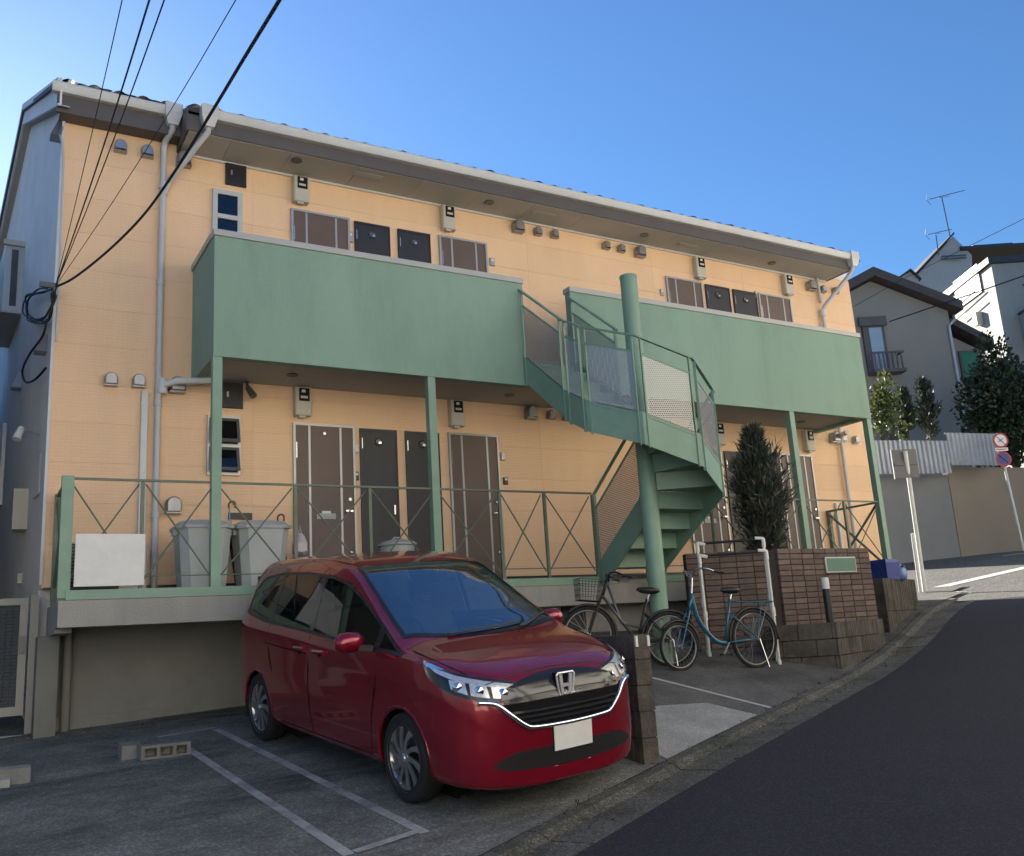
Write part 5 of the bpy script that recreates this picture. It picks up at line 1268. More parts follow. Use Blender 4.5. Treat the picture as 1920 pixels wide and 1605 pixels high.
mb.build('bag', PINKB, bg_); MB().tube([(p.x-.02, 10.6, p.z+.1), (p.x, 10.6, p.z+.22), (p.x+.02, 10.6, p.z+.1)], .006, 5).build('bag_handle', PINKB, bg_); MB().tube([(p.x-.05, 10.62, ZF0), (p.x-.02, 10.65, p.z+.2)], .009, 6).build('hook_pole', STEEL, bg_)
p = ony(450, 965, D); MB().box(p.x-.14, p.x+.14, D-.02, D-.002, p.z-.06, p.z+.02).build('meter_hatch', BLACK, apt)
# air conditioner unit behind the left end of the railing, with a blank board on the railing
ac = thing('outdoor_unit', 'air conditioner outdoor unit on the deck behind the white board', 'air conditioner', (1.32, 10.75, ZF0))
MB().cbox(.93, 1.70, 10.62, 10.9, ZF0+.06, ZF0+.62, .015).build('casing', METER, ac)
gl = MB()
for k in range(14): gl.box(.95, 1.42, 10.598, 10.606, ZF0+.10+k*.036, ZF0+.112+k*.036)
gl.build('fan_grille', ALUD, ac); MB().box(.95, 1.42, 10.608, 10.6195, ZF0+.09, ZF0+.60).build('fan_opening', BLACK, ac)
for x in (1.0, 1.6): MB().box(x, x+.08, 10.6, 10.92, ZF0, ZF0+.06).build('foot', BLACK, ac)
b0, b1 = ony(142, 1001, YP-.012), ony(270, 1103, YP-.012)
nb = tag(MB().cbox(b0.x, b1.x, YP-.022, YP-.008, b1.z+.03, b0.z, .003).build('notice_board', SIGNW), 'blank white board fixed to the deck railing', 'board')
# ================================================================== PLANTS
LEAFD = leafmat('conifer_leaf', (.026, .038, .031), (.085, .105, .083), .25)
LEAFB = leafmat('conifer_dry', (.09, .065, .045), (.16, .12, .08), .15)
LEAFL = leafmat('sunlit_leaf', (.04, .065, .014), (.12, .14, .04), .35)
LEAFM = leafmat('dark_leaf', (.012, .024, .012), (.035, .06, .025), .2)
def leaf(mb, c, d, L, w):
    d = d.normalized(); a = V((random.gauss(0, 1), random.gauss(0, 1), random.gauss(0, 1))); x = d.cross(a)
    x = x.normalized()*w if x.length > 1e-4 else V((w, 0, 0))
    mb.quad(c-x*.35, c+d*L*.5-x, c+d*L, c+d*L*.45+x)
def conifer(name, label, base, h, r, n, L=.09, w=.012, group=None, prof=None, lm=LEAFD, tag_cat='tree', z_off=0.0):
    t = thing(name, label, tag_cat, tuple(base), group); base = V(base)
    MB().tube([base, base+V((.02, 0, h*.5)), base+V((0, 0, h*.96))], [.045*h/2.6+.01, .03*h/2.6, .006], 8).build('trunk', BARK, t, smooth=True)
    crown = MB(); dry = MB(); twig = MB()
    nb = int(n/26)
    for k in range(nb):
        f = random.random()**.8; z = h*(.02+.97*f); rad = r*(prof(f) if prof else (1-f)**.75)*random.uniform(.55, 1.12)
        a = random.uniform(0, 2*pi); root = base+V((0, 0, z)); tip = root+V((cos(a)*rad, sin(a)*rad, rad*random.uniform(.7, 1.5)))
        twig.tube([root, tip], [.007, .002], 4, cap=False)
        for j in range(26):
            q = random.uniform(.3, 1.08); c = root+(tip-root)*q+V((random.gauss(0, 1), random.gauss(0, 1), random.gauss(0, 1)))*.035
            d = (tip-root).normalized()+V((random.gauss(0, .55), random.gauss(0, .55), random.gauss(.35, .45)))
            leaf(dry if random.random() < .07 else crown, c, d, L*random.uniform(.6, 1.3), w)
    c_ = crown.build('crown', lm, t, fix=False); dry.build('dry_sprays', LEAFB, c_, fix=False); twig.build('branches', BARK, t)
    return t
def bush(name, label, base, h, rx, ry, n, L, w, lm, cat='shrub', group=None, lobes=9, stems=4):
    t = thing(name, label, cat, tuple(base), group); base = V(base); crown = MB(); st_ = MB(); cs = []
    for k in range(lobes):
        a = random.uniform(0, 6.28); q = random.uniform(0, .75); z = h*random.uniform(.3, .85)
        cs.append((base+V((cos(a)*rx*q, sin(a)*ry*q, z)), random.uniform(.28, .5)))
    for k in range(stems): c0 = cs[k % len(cs)][0]; st_.tube([base+V((random.uniform(-.05, .05), random.uniform(-.05, .05), -.05)), (base+c0)/2+V((random.uniform(-.1, .1)*rx, 0, 0)), c0], [.03*h/2, .02*h/2, .006], 6)
    st_.build('trunk', BARK, t, smooth=True)
    for i in range(n):
        c0, rr = random.choice(cs); d = V((random.gauss(0, 1), random.gauss(0, 1), random.gauss(0, 1))).normalized(); q = random.uniform(.45, 1.08)
        c = c0+V((d.x*rx*rr*q, d.y*ry*rr*q, d.z*h*rr*.75*q))
        leaf(crown, c, d+V((random.gauss(0, .7), random.gauss(0, .7), random.gauss(.1, .6))), L*random.uniform(.6, 1.3), w*random.uniform(.7, 1.2))
    crown.build('crown', lm, t, fix=False); return t
tb = V((9.62, 9.42, lotz(9.62, 9.42, .1)))
tp_ = at(1412, 792, 12.7).z
conifer('conifer_tree', 'dark narrow conifer with a few dry sprays behind the brick wall', tb, tp_-tb.z, .78, 13500, .15, .010, prof=lambda f: (1-f)**.62*(.72+.28*sin(11*f+.5)) if f > .42 else .30)
# ================================================================== FAR SIDE OF THE CROSSING
def up2(p, z): return V((p.x, p.y, z))
WA, WB, WC = at(1636, 1060, 25.6), at(1802, 1046, 26.5), at(1918, 1032, 27.2)
def far_wall(name, label, a, b, zt0, zt1, m, th=.2):
    a, b = V(a), V(b); d = V((b.x-a.x, b.y-a.y, 0)).normalized(); n_ = V((-d.y, d.x, 0)); t = thing(name, label, 'wall', tuple((a+b)/2))
    z0 = min(a.z, b.z)-.6
    MB().hexa([up2(a, z0), up2(b, z0), up2(b+n_*th, z0), up2(a+n_*th, z0), up2(a, zt0), up2(b, zt1), up2(b+n_*th, zt1), up2(a+n_*th, zt0)]).build('wall_body', m, t)
    MB().hexa([up2(a-n_*.02, zt0), up2(b-n_*.02, zt1), up2(b+n_*(th+.02), zt1), up2(a+n_*(th+.02), zt0), up2(a-n_*.02, zt0+.05), up2(b-n_*.02, zt1+.05), up2(b+n_*(th+.02), zt1+.05), up2(a+n_*(th+.02), zt0+.05)]).build('wall_cap', m, t)
    for f in (.28, .8):
        c = a+(b-a)*f; MB().lathe([(.0, 0), (.04, .0)], (0, 0, 0), 'y', 12).build('weep_hole', BLACK, t).location = V((c.x, c.y, (c.z+zt0)/2-.1))-n_*.004-V(t['_org'])
    return t
WL = at(1560, 1066, 25.2)
zl = at(1700, 888, 26).z; zr_ = at(1855, 873, 26.9).z
far_wall('retaining_wall', 'grey concrete retaining wall below the older corrugated sheets', WL, WB, zl, zl, CONCF)
nb_ = V((-.02, .05, 0))
far_wall('retaining_wall', 'brown rendered retaining wall beside the round traffic signs', WB+V((.03, .0, 0)), at(1985, 1022, 27.8), zr_, zr_, CONCB)
def corrugated(name, label, a, b, z0, z1, pitch=.16, amp=.03):
    a, b = V(a), V(b); d = V((b.x-a.x, b.y-a.y, 0)); L = d.length; d.normalize(); n_ = V((-d.y, d.x, 0)); t = thing(name, label, 'fence', (a.x, a.y, z0)); t['group'] = 'corrugated sheets on the retaining wall'
    k = 0; x = 0
    while x < L-.05:
        w_ = min(.82, L-x); nn = max(8, int(w_/pitch*8))
        def fn(u, v):
            s_ = x+w_*u; return up2(a+d*s_-n_*(amp*max(-.75, min(.75, 1.3*sin(2*pi*s_/pitch)))+.004*(k % 2)), z0+(z1-z0)*v)
        MB().grid(fn, nn, 1).build('corrugated_sheet', CORR, t, smooth=True); x += .80; k += 1
    MB().beam(up2(a+n_*.05, z1-.02), up2(b+n_*.05, z1-.02), .05, .05).build('top_rail', ALU, t); MB().beam(up2(a+n_*.05, z0+.05), up2(b+n_*.05, z0+.05), .05, .05).build('bottom_rail', ALUD, t)
f0, f1 = at(1600, 885, 25.2), at(1786, 885, 26.2); n_off = V((-.05, .12, 0))
corrugated('corrugated_fence', 'lower corrugated metal sheets with square sign post in front', f0, f1, at(1700, 889, 25.8).z, at(1700, 824, 25.8).z)
f2, f3 = at(1783, 870, 26.2), at(1885, 870, 26.9)
corrugated('corrugated_fence', 'taller corrugated metal sheets beside the round traffic signs', f2, f3, at(1830, 872, 26.5).z, at(1830, 809, 26.5).z)
# square sign seen from behind on a white pole
p0, p1 = at(1735, 1115, 18.0), at(1697, 846, 18.0); zg = CZ(p0.x, p0.y)
sg_ = thing('square_sign', 'square traffic sign seen from behind on a white pole', 'sign', (p0.x, p0.y, zg))
MB().tube([V((p0.x, p0.y, zg-.02)), p1], .04, 12).build('pole', SIGNW, sg_, smooth=True); MB().tube([V((p0.x-.09, p0.y+.03, zg-.02)), V((p0.x-.09, p0.y+.03, zg+.0))+(p1-p0)*.42], .03, 10).build('brace_pole', SIGNW, sg_, smooth=True)
c = at(1700, 868, 17.95); e = RT.copy(); e.z = 0; e.normalize(); nrm = FW.copy(); nrm.z = 0; nrm.normalize()
sgn = MB().obox(c-e*.24-V((0, 0, .28))+nrm*.06, e*.48, nrm*.012, (0, 0, .56)).build('sign_panel', SIGNK, sg_)
MB().obox(c-e*.22-V((0, 0, .03))+nrm*.035, e*.44, nrm*.024, (0, 0, .05)).build('bracket', SIGNK, sgn); MB().obox(c-e*.252-V((0, 0, .29))+nrm*.06, e*.014, nrm*.014, (0, 0, .58)).build('sign_edge', SIGNW, sgn)
patch('pavement', GUTTER, [(p0.x-1.0, p0.y-.9), (p0.x+.9, p0.y-.3), (p0.x+.6, p0.y+.7), (p0.x-.9, p0.y+.6)], lambda x, y: zk(sn(x, y)[0])+.0, .004, 6, 6)
# round signs on the far pole
q0, q1 = at(1919, 1028, 26.0), at(1869, 812, 26.0); rs = thing('traffic_sign', 'white pole carrying two round traffic signs by the retaining wall', 'sign', tuple(q0))
MB().tube([V((q0.x, q0.y, q0.z-.1)), q1], .038, 12).build('pole', SIGNW, rs, smooth=True)
def disc(c, r, m, rim, rr):
    u_ = UP.copy(); n2 = -FW.copy(); n2.z = 0; n2.normalize(); e2 = V((-n2.y, n2.x, 0)); z2 = V((0, 0, 1)); P = lambda a, q, o: c+e2*q*cos(a)+z2*q*sin(a)+n2*o
    N = 28; o1 = MB(); o1.poly([P(2*pi*k/N, r, .03) for k in range(N)]); o1.poly([P(2*pi*k/N, r, .018) for k in range(N)])
    for k in range(N): o1.quad(P(2*pi*k/N, r, .018), P(2*pi*(k+1)/N, r, .018), P(2*pi*(k+1)/N, r, .03), P(2*pi*k/N, r, .03))
    ob = o1.build('sign_disc', rim, rs)
    MB().poly([P(2*pi*k/N, rr, .033) for k in range(N)]).build('sign_face', m, ob); return P, ob
c1 = at(1875, 826, 25.9); P, ob = disc(c1, .215, SIGNW, SIGNR, .165)
bar = MB(); bar.beam(P(radians(130), .19, .037), P(radians(-50), .19, .037), .005, .035, up=(-FW.x, -FW.y, 0)); bar.build('slash', SIGNR, ob)
MB().beam(P(radians(215), .09, .036), P(radians(35), .09, .036), .004, .11, up=(-FW.x, -FW.y, 0)).build('pictogram', SIGNB, ob)
c2 = at(1881, 861, 25.9); P, ob = disc(c2, .215, SIGNB, SIGNR, .17)
MB().beam(P(radians(135), .18, .037), P(radians(-45), .18, .037), .005, .04, up=(-FW.x, -FW.y, 0)).build('slash', SIGNR, ob)
c3 = at(1877, 843, 25.85); MB().obox(c3-e*.18-V((0, 0, .045))-nrm*.03, e*.36, nrm*.01, (0, 0, .09)).build('plate', SIGNW, rs); MB().obox(c3-e*.15-V((0, 0, .012))-nrm*.034, e*.28, nrm*.003, (0, 0, .024)).build('plate_text', SIGNR, rs)
# shrubs along the wall
def sh(u0, u1, v0, v1, d): a = at((u0+u1)/2, v1, d); return a, (v1-v0)/FPX*d, (u1-u0)/FPX*d/2
a, h, r = sh(1622, 1700, 700, 830, 27.5); bush('sunlit_shrub', 'yellow green shrub catching sunlight above the corrugated sheets', a, h*1.0, r*1.1, .7, 1150, .13, .045, LEAFL, lobes=14)
for u0, u1, v0, v1, lb in ((1690, 1722, 730, 830, 'short dark conifer next to the yellow green shrub'), (1720, 1775, 712, 835, 'taller dark conifer in front of the grey house')):
    a, h, r = sh(u0, u1, v0, v1, 28.2); conifer('garden_conifer', lb, a, h, r*1.1, 2600, .18, .03, 'garden conifers by the grey house')
a, h, r = sh(1806, 2010, 690, 885, 28.6); bush('dark_tree', 'large dark evergreen overhanging the brown retaining wall', a, h*1.0, r*1.12, 1.4, 13000, .16, .05, LEAFM, 'tree', lobes=34, stems=6)
a, h, r = sh(1868, 1925, 630, 830, 29.5); bush('tall_shrub', 'loose tall evergreen beside the white house wall', a, h*1.02, r, .8, 2200, .16, .05, LEAFM, 'tree', lobes=10)
# ------------------------------------------------------------------ grey gabled house
HD = 33.0
gh = thing('grey_house', 'grey rendered house with brown gable roof and a framed balcony window', 'house', tuple(at(1700, 1000, HD)))
e = V((.86, -.51, 0)); e = V((cos(-.50), sin(-.50), 0)); nb = V((-e.y, e.x, 0))
O = at(1630, 800, HD); O.z = 0
def hx(u, v):                                        # point on the house front plane
    d = ray(u, v); t = O.dot(nb)/d.dot(nb); q = d*t; return (q-O).dot(e), q.z
def HP(a, z, b=0): q = O+e*a+nb*b; return V((q.x, q.y, z))
pk = hx(1630, 520); rt0 = hx(1776, 578); rt1 = hx(1885, 632); lf = hx(1560, 548)
zb_ = at(1700, 900, HD).z
lx = 2*pk[0]-rt0[0]
def house_prism(t, pts, b0, b1, m, name):
    mb = MB(); n_ = len(pts); mb.v = [HP(a, z, b0) for a, z in pts]+[HP(a, z, b1) for a, z in pts]
    mb.f = [tuple(range(n_)), tuple(range(n_, 2*n_))[::-1]]+[(k, (k+1) % n_, n_+(k+1) % n_, n_+k) for k in range(n_)]
    return mb.build(name, m, t)
hw = house_prism(gh, [(lx, zb_), (rt0[0], zb_), (rt0[0], rt0[1]-.1), (pk[0], pk[1]-.15), (lx, rt0[1]-.1)], 0, 8, GREYH, 'wall')
house_prism(gh, [(rt0[0]+.002, zb_), (rt1[0]-.25, zb_), (rt1[0]-.25, rt1[1]-.15), (rt0[0]+.002, rt0[1]-.35)], 1.2, 8, GREYH, 'side_wing')
def slope(a, b, th, b0, b1, name, m, t=gh): house_prism(t, [a, b, (b[0], b[1]+th), (a[0], a[1]+th)], b0, b1, m, name)
slope((pk[0], pk[1]-.1), (rt0[0]+.35, rt0[1]-.22), .34, -.45, 8.4, 'roof', ROOFB); slope((lx-.35, rt0[1]-.22), (pk[0]-.003, pk[1]-.1), .34, -.45, 8.4, 'roof', ROOFB)
slope((rt0[0]+.352, rt0[1]-.26), (rt1[0], rt1[1]-.1), .30, .75, 8.4, 'wing_roof', ROOFB)
w0, w1 = hx(1612, 600), hx(1668, 698)
def HB_(t, a0, a1, z0, z1, b0, b1, name, m): mb = MB(); mb.hexa([HP(a0, z0, b0), HP(a1, z0, b0), HP(a1, z0, b1), HP(a0, z0, b1), HP(a0, z1, b0), HP(a1, z1, b0), HP(a1, z1, b1), HP(a0, z1, b1)]); return mb.build(name, m, t)
wn_ = HB_(gh, w0[0], w1[0], w1[1]-.1, w0[1], -.12, 0, 'balcony_window', FASCIA)
HB_(wn_, w0[0]-.12, w1[0]+.08, w0[1]-.30, w0[1]+.04, -.22, -.121, 'shutter_box', FASCIA)
HB_(wn_, w0[0]+.22, w1[0]-.12, w1[1]+.1, w0[1]-.36, -.135, -.121, 'pane', mat('sky_glass', (.30, .38, .45), .08, .05, 2, coat=.6))
HB_(wn_, w0[0]+.0, w1[0]+.35, w1[1]-.14, w1[1]-.02, -.62, -.121, 'balcony_floor', FASCIA)
rz_ = w1[1]+.62
HB_(wn_, w0[0], w1[0]+.35, rz_-.06, rz_, -.62, -.56, 'balcony_rail', FASCIA); HB_(wn_, w1[0]+.29, w1[0]+.35, rz_-.06, rz_, -.559, -.121, 'balcony_rail', FASCIA)
k = 0; x_ = w0[0]+.05
while x_ < w1[0]+.34: HB_(wn_, x_, x_+.045, w1[1]-.02, rz_-.06, -.61, -.57, 'baluster', FASCIA); x_ += .16
w0, w1 = hx(1640, 748), hx(1690, 772); HB_(gh, w0[0], w1[0], w1[1]-1.0, w0[1], -.05, 0, 'lower_window', FASCIA)
d_ = ray(1818, 688); tt = (O+nb*1.2).dot(nb)/d_.dot(nb); q = d_*tt; qa = (q-O).dot(e)
gw = HB_(gh, qa-.36, qa+.36, q.z-.62, q.z+.62, 1.12, 1.2, 'green_window', FASCIA); HB_(gw, qa-.29, qa+.29, q.z-.55, q.z+.55, 1.105, 1.119, 'pane', GREENG)
g0 = HP(rt0[0]+.05, rt0[1]-.25, -.05); MB().tube([HP(rt0[0]+.35, rt0[1]-.15, .3), HP(rt0[0]+.2, rt0[1]-.45, .0), HP(rt0[0]-.08, rt0[1]-.7, -.06), HP(rt0[0]-.08, zb_, -.06)], .05, 8).build('downpipe', GREYPIPE, gh, smooth=True)
# ------------------------------------------------------------------ white houses on the hill
def slab_house(name, label, d, face, depth_vec, m, cat='house'):
    """face: outline in photo pixels at distance d, extruded along depth_vec"""
    t = thing(name, label, cat, tuple(at(face[0][0], face[0][1], d))); P = [at(u, v, d if not isinstance(d, (list, tuple)) else d[i]) for i, (u, v) in enumerate(face)]
    return t, P
wh = thing('white_house', 'white three-storey house with steep black roof and sunlit side', 'house', tuple(at(1850, 950, 44)))
# sunlit wall facing left
Lb0, Lb1 = at(1775, 560, 46), at(1853, 497, 42)
za = at(1853, 497, 42).z; ew = V((Lb1.x-Lb0.x, Lb1.y-Lb0.y, 0)).normalized(); er = V((-ew.y, ew.x, 0)); er = -er if er.dot(RT) < 0 else er
def hx2(u, v): d = ray(u, v); t = (Lb1.x*ew.y-Lb1.y*ew.x)/(d.x*ew.y-d.y*ew.x); return d*t
w_ = MB(); zlow = at(1850, 1000, 42).z
A0 = hx2(1774, 562); A1 = hx2(1858, 495); R1 = A1+er*7.0
w_.hexa([up2(A0, zlow), up2(A1, zlow), up2(R1, zlow), up2(A0+er*7, zlow), A0, A1, up2(R1, A1.z), up2(A0+er*7, A0.z)])
ww = w_.build('wall', FARWHITE, wh)
Lz = lambda p, dz: up2(p, p.z+dz)
MB().hexa([Lz(A0-er*.15, .012), Lz(A1-er*.15+ew*.1, .012), up2(R1+ew*.1, A1.z+.012), up2(A0+er*7, A0.z+.012), Lz(A0-er*.15, .36), Lz(A1-er*.15+ew*.1, .30), up2(R1+ew*.1, A1.z+.42), up2(A0+er*7, A0.z+.36)]).build('roof_edge', ROOFK, wh)
def panel(u0, u1, uc, vt, vb, m, name, par, off=.05):
    a, b = hx2(u0, 540), hx2(u1, 540); z1, z0 = hx2(uc, vt).z, hx2(uc, vb).z
    return MB().obox(up2(a, z0)-er*off, up2(b, z0)-up2(a, z0), er*(off-.004), (0, 0, z1-z0)).build(name, m, par)
pw = panel(1792, 1842, 1817, 508, 566, ALU, 'window', wh, .08)
panel(1794, 1816, 1817, 511, 563, CURTAIN, 'pane', pw, .1); panel(1818, 1840, 1817, 511, 563, METER, 'pane', pw, .1)
pa_, pb_ = hx2(1799, 582)-er*.3, hx2(1840, 545)-er*.3
for dz in (0, .5): MB().tube([pa_-V((0, 0, dz)), pb_-V((0, 0, dz))], .035, 6).build('laundry_pole', ALU, wh)
c_ = hx2(1838, 612); MB().obox(c_-er*.3, ew*.35, er*.29, (0, 0, .6)).build('outdoor_unit', METER, wh)
panel(1752, 1770, 1760, 588, 640, ALUD, 'window', wh, .06)
q = hx2(1880, 540); MB().obox(A1+ew*.02+V((0, 0, -4.2))+er*.8, ew*1.2, er*5.5, (0, 0, 1.7)).build('balcony', FARWHITE, wh); MB().obox(A1+ew*.04+V((0, 0, -2.5))+er*.75, ew*1.22, er*5.6, (0, 0, .1)).build('balcony_coping', ROOFK, wh)
for k in (0, 1): MB().beam(A1+ew*.1+V((0, 0, -1.1-.5*k))+er*1.2, A1+ew*.1+V((0, 0, -1.1-.5*k))+er*5.5, .06, .06).build('rail', ALUD, wh)
MB().obox(A1+ew*.02+V((0, 0, -2.3))+er*1.4, ew*.04, er*2.5, (0, 0, 1.7)).build('window', ALUD, wh)
# taller dark-roofed part with triangular gable behind
bh = thing('gabled_white_house', 'white house with a triangular dark gable, solar panel and roof railing', 'house', tuple(at(1780, 950, 84)))
DH = 84.0; G_ = lambda u, v, d=DH: at(u, v, d)
pts = [G_(1700, 800), G_(1835, 800), G_(1822, 478), G_(1787, 443), G_(1704, 532)]
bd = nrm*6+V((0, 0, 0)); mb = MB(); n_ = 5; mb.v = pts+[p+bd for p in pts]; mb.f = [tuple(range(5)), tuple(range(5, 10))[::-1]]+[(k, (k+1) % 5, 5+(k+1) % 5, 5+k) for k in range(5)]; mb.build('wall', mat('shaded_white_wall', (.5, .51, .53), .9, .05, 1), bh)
for a, b in (((1700, 534), (1787, 441)),):
    p, q = G_(*a), G_(*b); up3 = V((0, 0, .22)); MB().hexa([p-nrm*.3, q-nrm*.3, q+nrm*6, p+nrm*6, p-nrm*.3+up3, q-nrm*.3+up3, q+nrm*6+up3, p+nrm*6+up3]).build('roof', ROOFK, bh)
ra, rb, rc, rd = G_(1800, 470), G_(1935, 462), G_(1935, 428), G_(1787, 440)
rb2 = nrm*3.5; MB().hexa([ra-nrm*.4, rb-nrm*.4, rb+rb2*2-V((0, 0, .6)), ra+rb2*2-V((0, 0, .6)), ra-nrm*.4+V((0, 0, .25)), rb-nrm*.4+V((0, 0, .25)), rc+rb2, rd+rb2]).build('roof', ROOFK, bh)
k0 = lambda f, g: (ra-nrm*.4+V((0, 0, .25)))*(1-f)*(1-g)+(rb-nrm*.4+V((0, 0, .25)))*f*(1-g)+(rc+rb2)*f*g+(rd+rb2)*(1-f)*g
sp_ = [k0(.28, .35), k0(.82, .35), k0(.82, .95), k0(.28, .95)]; MB().hexa([p+V((0, 0, .02)) for p in sp_]+[p+V((0, 0, .12)) for p in sp_]).build('solar_panel', SOLAR, bh)
for v in (481, 486): MB().beam(G_(1765, v, DH-.3), G_(1812, v-3, DH-.3), .1, .1).build('roof_rail', ALUD, bh)
MB().obox(G_(1727, 560, DH-.1), e*.1+(G_(1765, 560)-G_(1727, 560)), nrm*.08, (0, 0, 2.2)).build('lit_panel', FARWHITE, bh)
MB().obox(G_(1756, 566, DH-.2), (G_(1770, 562)-G_(1756, 566)), nrm*.08, (0, 0, .8)).build('window', ALUD, bh)
sm = thing('small_gable_house', 'small pale gable peeping over the brown roof of the grey house', 'house', tuple(at(1705, 800, 78)))
pts = [at(1672, 620, 78), at(1735, 620, 78), at(1722, 522, 78), at(1708, 508, 78), at(1672, 530, 78)]
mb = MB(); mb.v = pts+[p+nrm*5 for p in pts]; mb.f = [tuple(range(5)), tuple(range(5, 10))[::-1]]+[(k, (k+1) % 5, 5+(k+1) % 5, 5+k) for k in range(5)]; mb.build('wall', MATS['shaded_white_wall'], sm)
for a, b in (((1668, 534), (1708, 506)), ((1708, 506), (1728, 524))):
    p, q = at(*a, 77.7), at(*b, 77.7); up3 = V((0, 0, .14)); MB().hexa([p, q, q+nrm*5.4, p+nrm*5.4, p+up3, q+up3, q+nrm*5.4+up3, p+nrm*5.4+up3]).build('roof', ROOFK, sm)
# television aerials
def aerial(label, foot_, top_, bo0, bo1, d):
    t = thing('tv_aerial', label, 'aerial', tuple(at(*foot_, d))); t['group'] = 'television aerials on the white gable'
    MB().tube([at(*foot_, d), at(*top_, d)], .045, 6).build('mast', ALUD, t); a, b = at(*bo0, d), at(*bo1, d); MB().tube([a, b], .032, 6).build('boom', ALUD, t)
    for k in range(9):
        c = a+(b-a)*(k/8); w_ = .45 if k else .65; MB().tube([c-nrm*w_*.3-e*w_*0-V((0, 0, w_*.12)), c+nrm*w_*.3+V((0, 0, w_*.12))], .014, 4).build('element', ALUD, t)
    MB().tube([a+V((-.08, 0, .55)), a+e*-.2, a+V((.24, 0, -.5))], .02, 5).build('reflector', ALUD, t); m_ = a+(b-a)*.45; MB().tube([m_+(a-b)*.18-V((0, 0, .09)), m_+(b-a)*.12-V((0, 0, .15))], .02, 5).build('brace', ALUD, t)
aerial('tall television aerial on the ridge of the white gabled house', (1782, 446), (1766, 370), (1741, 374), (1808, 357), 83.5)
aerial('shorter television aerial on the edge of the white gabled house', (1760, 478), (1755, 441), (1739, 440), (1784, 430), 83.0)
# ================================================================== CABLES
def cable(label, pts, r, name='overhead_cable', twist=False):
    P = crom([at(u, v, d) for u, v, d in pts], 8)
    return tag(MB().tube(P, r, 6).build(name, CABLE, smooth='all'), label, 'cable', 'cables meeting at the building corner' if name == 'overhead_cable' else None)
BR = ong(104, 536, -.05)
bd_ = BR.dot(FW)
def wire(label, top_px, r, sag, mid=None):
    pts = [(104, 537, bd_)]
    for f in (.25, .5, .75, 1.0, 1.25):
        u = 104+(top_px-104)*f; v = 537*(1-f)+sag*4*f*(1-f) if f <= 1 else -140
        pts.append((u, v, bd_+(5.5-bd_)*f))
    cable(label, pts, r)
wire('thin overhead cable, steepest of those from the corner bracket', 229, .0035, 6); wire('overhead cable with twisted strands next to the steepest one', 280, .0065, 12)
wire('overhead cable third from the steepest at the corner bracket', 308, .005, 12); wire('long thin overhead cable crossing the rain hopper', 442, .0035, 14)
pts = [(104, 538, bd_), (140, 520, bd_-.3), (205, 468, bd_-.9), (270, 402, bd_-1.6), (330, 318, bd_-2.4), (400, 205, bd_-3.3), (460, 105, bd_-4.2), (524, 0, bd_-5.0), (600, -130, bd_-5.8)]
cable('thick black overhead cable curving down to the corner bracket', pts, .013)
cb = thing('cable_bracket', 'steel bracket with coiled black cable on the left gable corner', 'bracket', tuple(BR))
MB().obox(BR+V((-.16, -.02, -.03)), (.2, 0, 0), (0, .03, 0), (0, 0, .06)).build('arm', ALUD, cb)
for k in range(5):
    c = [(100, 540), (75, 545), (52, 560), (47, 580), (58, 597), (82, 600), (96, 580), (100, 555), (102, 542)]
    P = crom([ong(u+random.uniform(-5, 5), v+random.uniform(-5, 5), -.07-.02*k) for u, v in c], 5); MB().tube(P, .010, 5).build('cable_coil', CABLE, cb, smooth='all')
MB().tube(crom([ong(88, 598, -.1), ong(80, 630, -.12), ong(55, 665, -.16), ong(42, 695, -.16), ong(48, 716, -.14), ong(65, 712, -.1), ong(86, 690, -.05)], 6), .014, 6).build('drop_cable', CABLE, cb, smooth='all')
tag(MB().tube(crom([at(1668, 603, 32.5), at(1760, 572, 31), at(1840, 545, 30), at(1960, 503, 29)], 6), .022, 5).build('service_cable', CABLE), 'dark cable running from the grey house window past the white house', 'cable')
tag(MB().tube(crom([at(1600, 575, 32.3), at(1700, 520, 32), at(1800, 470, 31), at(1960, 390, 30)], 6), .010, 5).build('service_cable', CABLE), 'thin cable rising over the grey gable towards the upper right', 'cable')
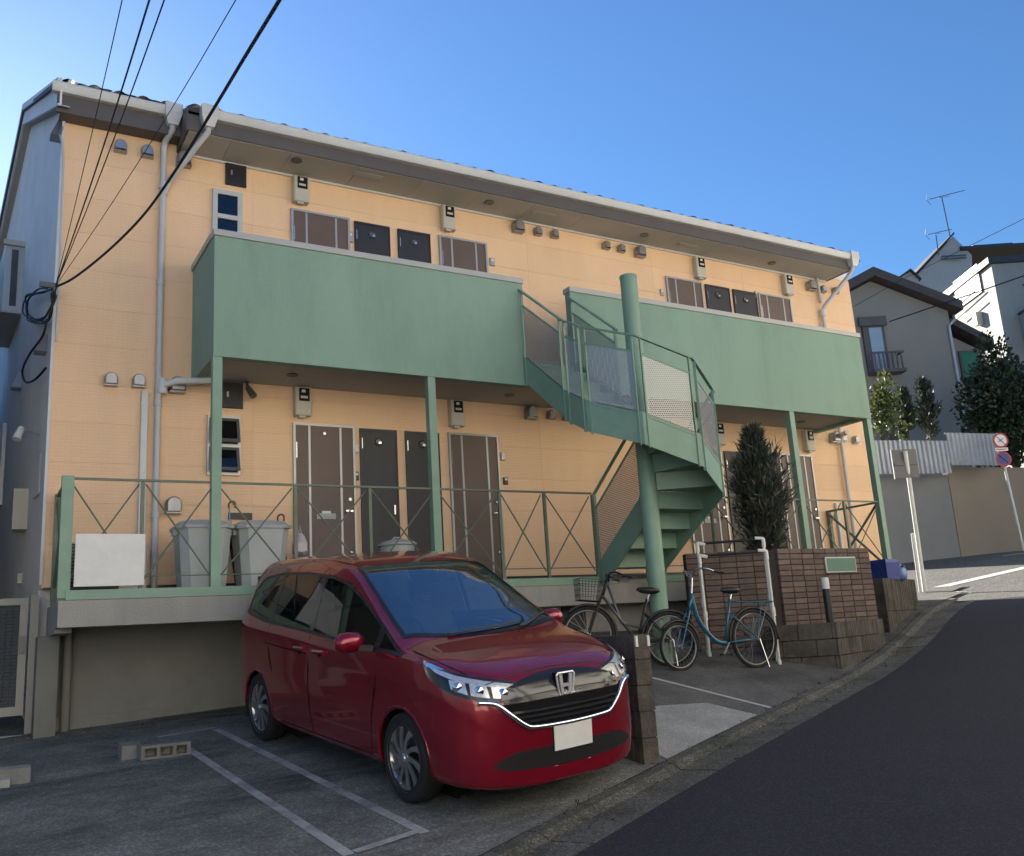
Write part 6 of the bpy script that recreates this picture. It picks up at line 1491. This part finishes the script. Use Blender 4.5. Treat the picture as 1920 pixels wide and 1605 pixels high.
# ================================================================== HOUSES ACROSS THE ROAD, AND UNSEEN ONES ADDED FOR SHADE
def plain_house(name, label, o, ang, W, Dp, H_, m, storey=2):
    t = thing(name, label, 'house', tuple(o)); d = V((cos(ang), sin(ang), 0)); n2 = V((-d.y, d.x, 0)); o = V(o)
    Q = lambda a, b, z: o+d*a+n2*b+V((0, 0, z))
    mb = MB(); prof = [(0, -1.5), (Dp, -1.5), (Dp, H_), (Dp/2, H_+Dp*.24), (0, H_)]
    mb.v = [Q(0, b, z) for b, z in prof]+[Q(W, b, z) for b, z in prof]; mb.f = [tuple(range(5)), tuple(range(5, 10))[::-1]]+[(k, (k+1) % 5, 5+(k+1) % 5, 5+k) for k in range(5)]; mb.build('wall', m, t)
    for b0, b1, z0, z1 in ((-.5, Dp/2, H_-.24, H_+Dp*.24), (Dp/2, Dp+.5, H_+Dp*.24, H_-.24)):
        MB().hexa([Q(-.4, b0, z0+.02), Q(W+.4, b0, z0+.02), Q(W+.4, b1, z1+.02), Q(-.4, b1, z1+.02), Q(-.4, b0, z0+.16), Q(W+.4, b0, z0+.16), Q(W+.4, b1, z1+.16), Q(-.4, b1, z1+.16)]).build('roof', ROOFB, t)
    for s_ in range(storey):
        x = 1.0
        while x < W-1.8:
            z = .9+2.8*s_; w_ = MB().hexa([Q(x, Dp, z), Q(x+1.4, Dp, z), Q(x+1.4, Dp+.05, z), Q(x, Dp+.05, z), Q(x, Dp, z+1.2), Q(x+1.4, Dp, z+1.2), Q(x+1.4, Dp+.05, z+1.2), Q(x, Dp+.05, z+1.2)]).build('window', ALU, t)
            MB().hexa([Q(x+.06, Dp+.051, z+.06), Q(x+1.34, Dp+.051, z+.06), Q(x+1.34, Dp+.056, z+.06), Q(x+.06, Dp+.056, z+.06), Q(x+.06, Dp+.051, z+1.14), Q(x+1.34, Dp+.051, z+1.14), Q(x+1.34, Dp+.056, z+1.14), Q(x+.06, Dp+.056, z+1.14)]).build('pane', WINDG, w_); x += 2.6
    return t
for k, (s0, W_, H_, m, lb) in enumerate(((-16, 11, 8.6, CREAM, 'cream house across the road downhill'), (-4.4, 11, 9.0, WHITEH, 'white house across the road opposite the car park'), (7.4, 11, 8.6, CREAM, 'cream house across the road opposite the brick wall'), (19.2, 10, 8.6, WHITEH, 'white house across the road opposite the crossing'))):
    p = KU*s0+KN*(N0-7.3-7); plain_house('street_house', lb, (p.x, p.y, zk(s0+4.5)+.1), atan2(KU.y, KU.x), W_, 7, H_, m, 3).__setitem__('group', 'houses across the road')
plain_house('shading_neighbour_house', 'unseen grey neighbouring house added to shade the left corner of the car park', (-9.2, 10.2, -1.4), 0, 8.0, 9, 5.2, GREYH)  # out of view; added to keep direct sun off the lot's left corner
plain_house('sun_blocking_building', 'unseen tall building added behind the apartment house to block the sun', (-14, 28, -1.5), 0, 17, 8, 12.4, GREYH, 3)  # out of view; added, and made this tall, to block sun on the lot
# ------------------------------------------------------------------ weeds and leaf litter along the gutter
wd = MB(); lt = MB()
for k in range(200):
    s_ = random.uniform(1.5, 16.5); clump = int(s_*1.7) % 3 == 0
    if not clump and random.random() < .7: continue
    n_ = N0+random.gauss(.0, .018); p = KU*s_+KN*n_; z = zk(s_)+.002
    d = V((random.gauss(0, .5), random.gauss(0, .5), 1)); leaf(wd, V((p.x, p.y, z)), d, random.uniform(.015, .05), .005)
for k in range(260):
    s_ = random.uniform(1.0, 16.8); n_ = N0-random.choice((.14, .16, .2, .3, .5))+random.gauss(0, .03); p = KU*s_+KN*n_
    z = zk(s_)-.036; leaf(lt, V((p.x, p.y, z)), V((random.gauss(0, 1), random.gauss(0, 1), .12)), random.uniform(.02, .045), .010)
for k in range(120):
    x, y = random.uniform(-.5, 4.3), 10.98-abs(random.gauss(0, .12)); leaf(lt, V((x, y, LOTZ(x, y)+.012)), V((random.gauss(0, 1), random.gauss(0, 1), .15)), random.uniform(.02, .05), .011)
o = tag(wd.build('gutter_weeds', LEAFM, fix=False), 'small green weeds growing in the kerb joint', 'weeds'); o['kind'] = 'stuff'
o = tag(lt.build('leaf_litter', LEAFB, fix=False), 'dry brown leaves scattered in the gutter and along the wall', 'leaves'); o['kind'] = 'stuff'
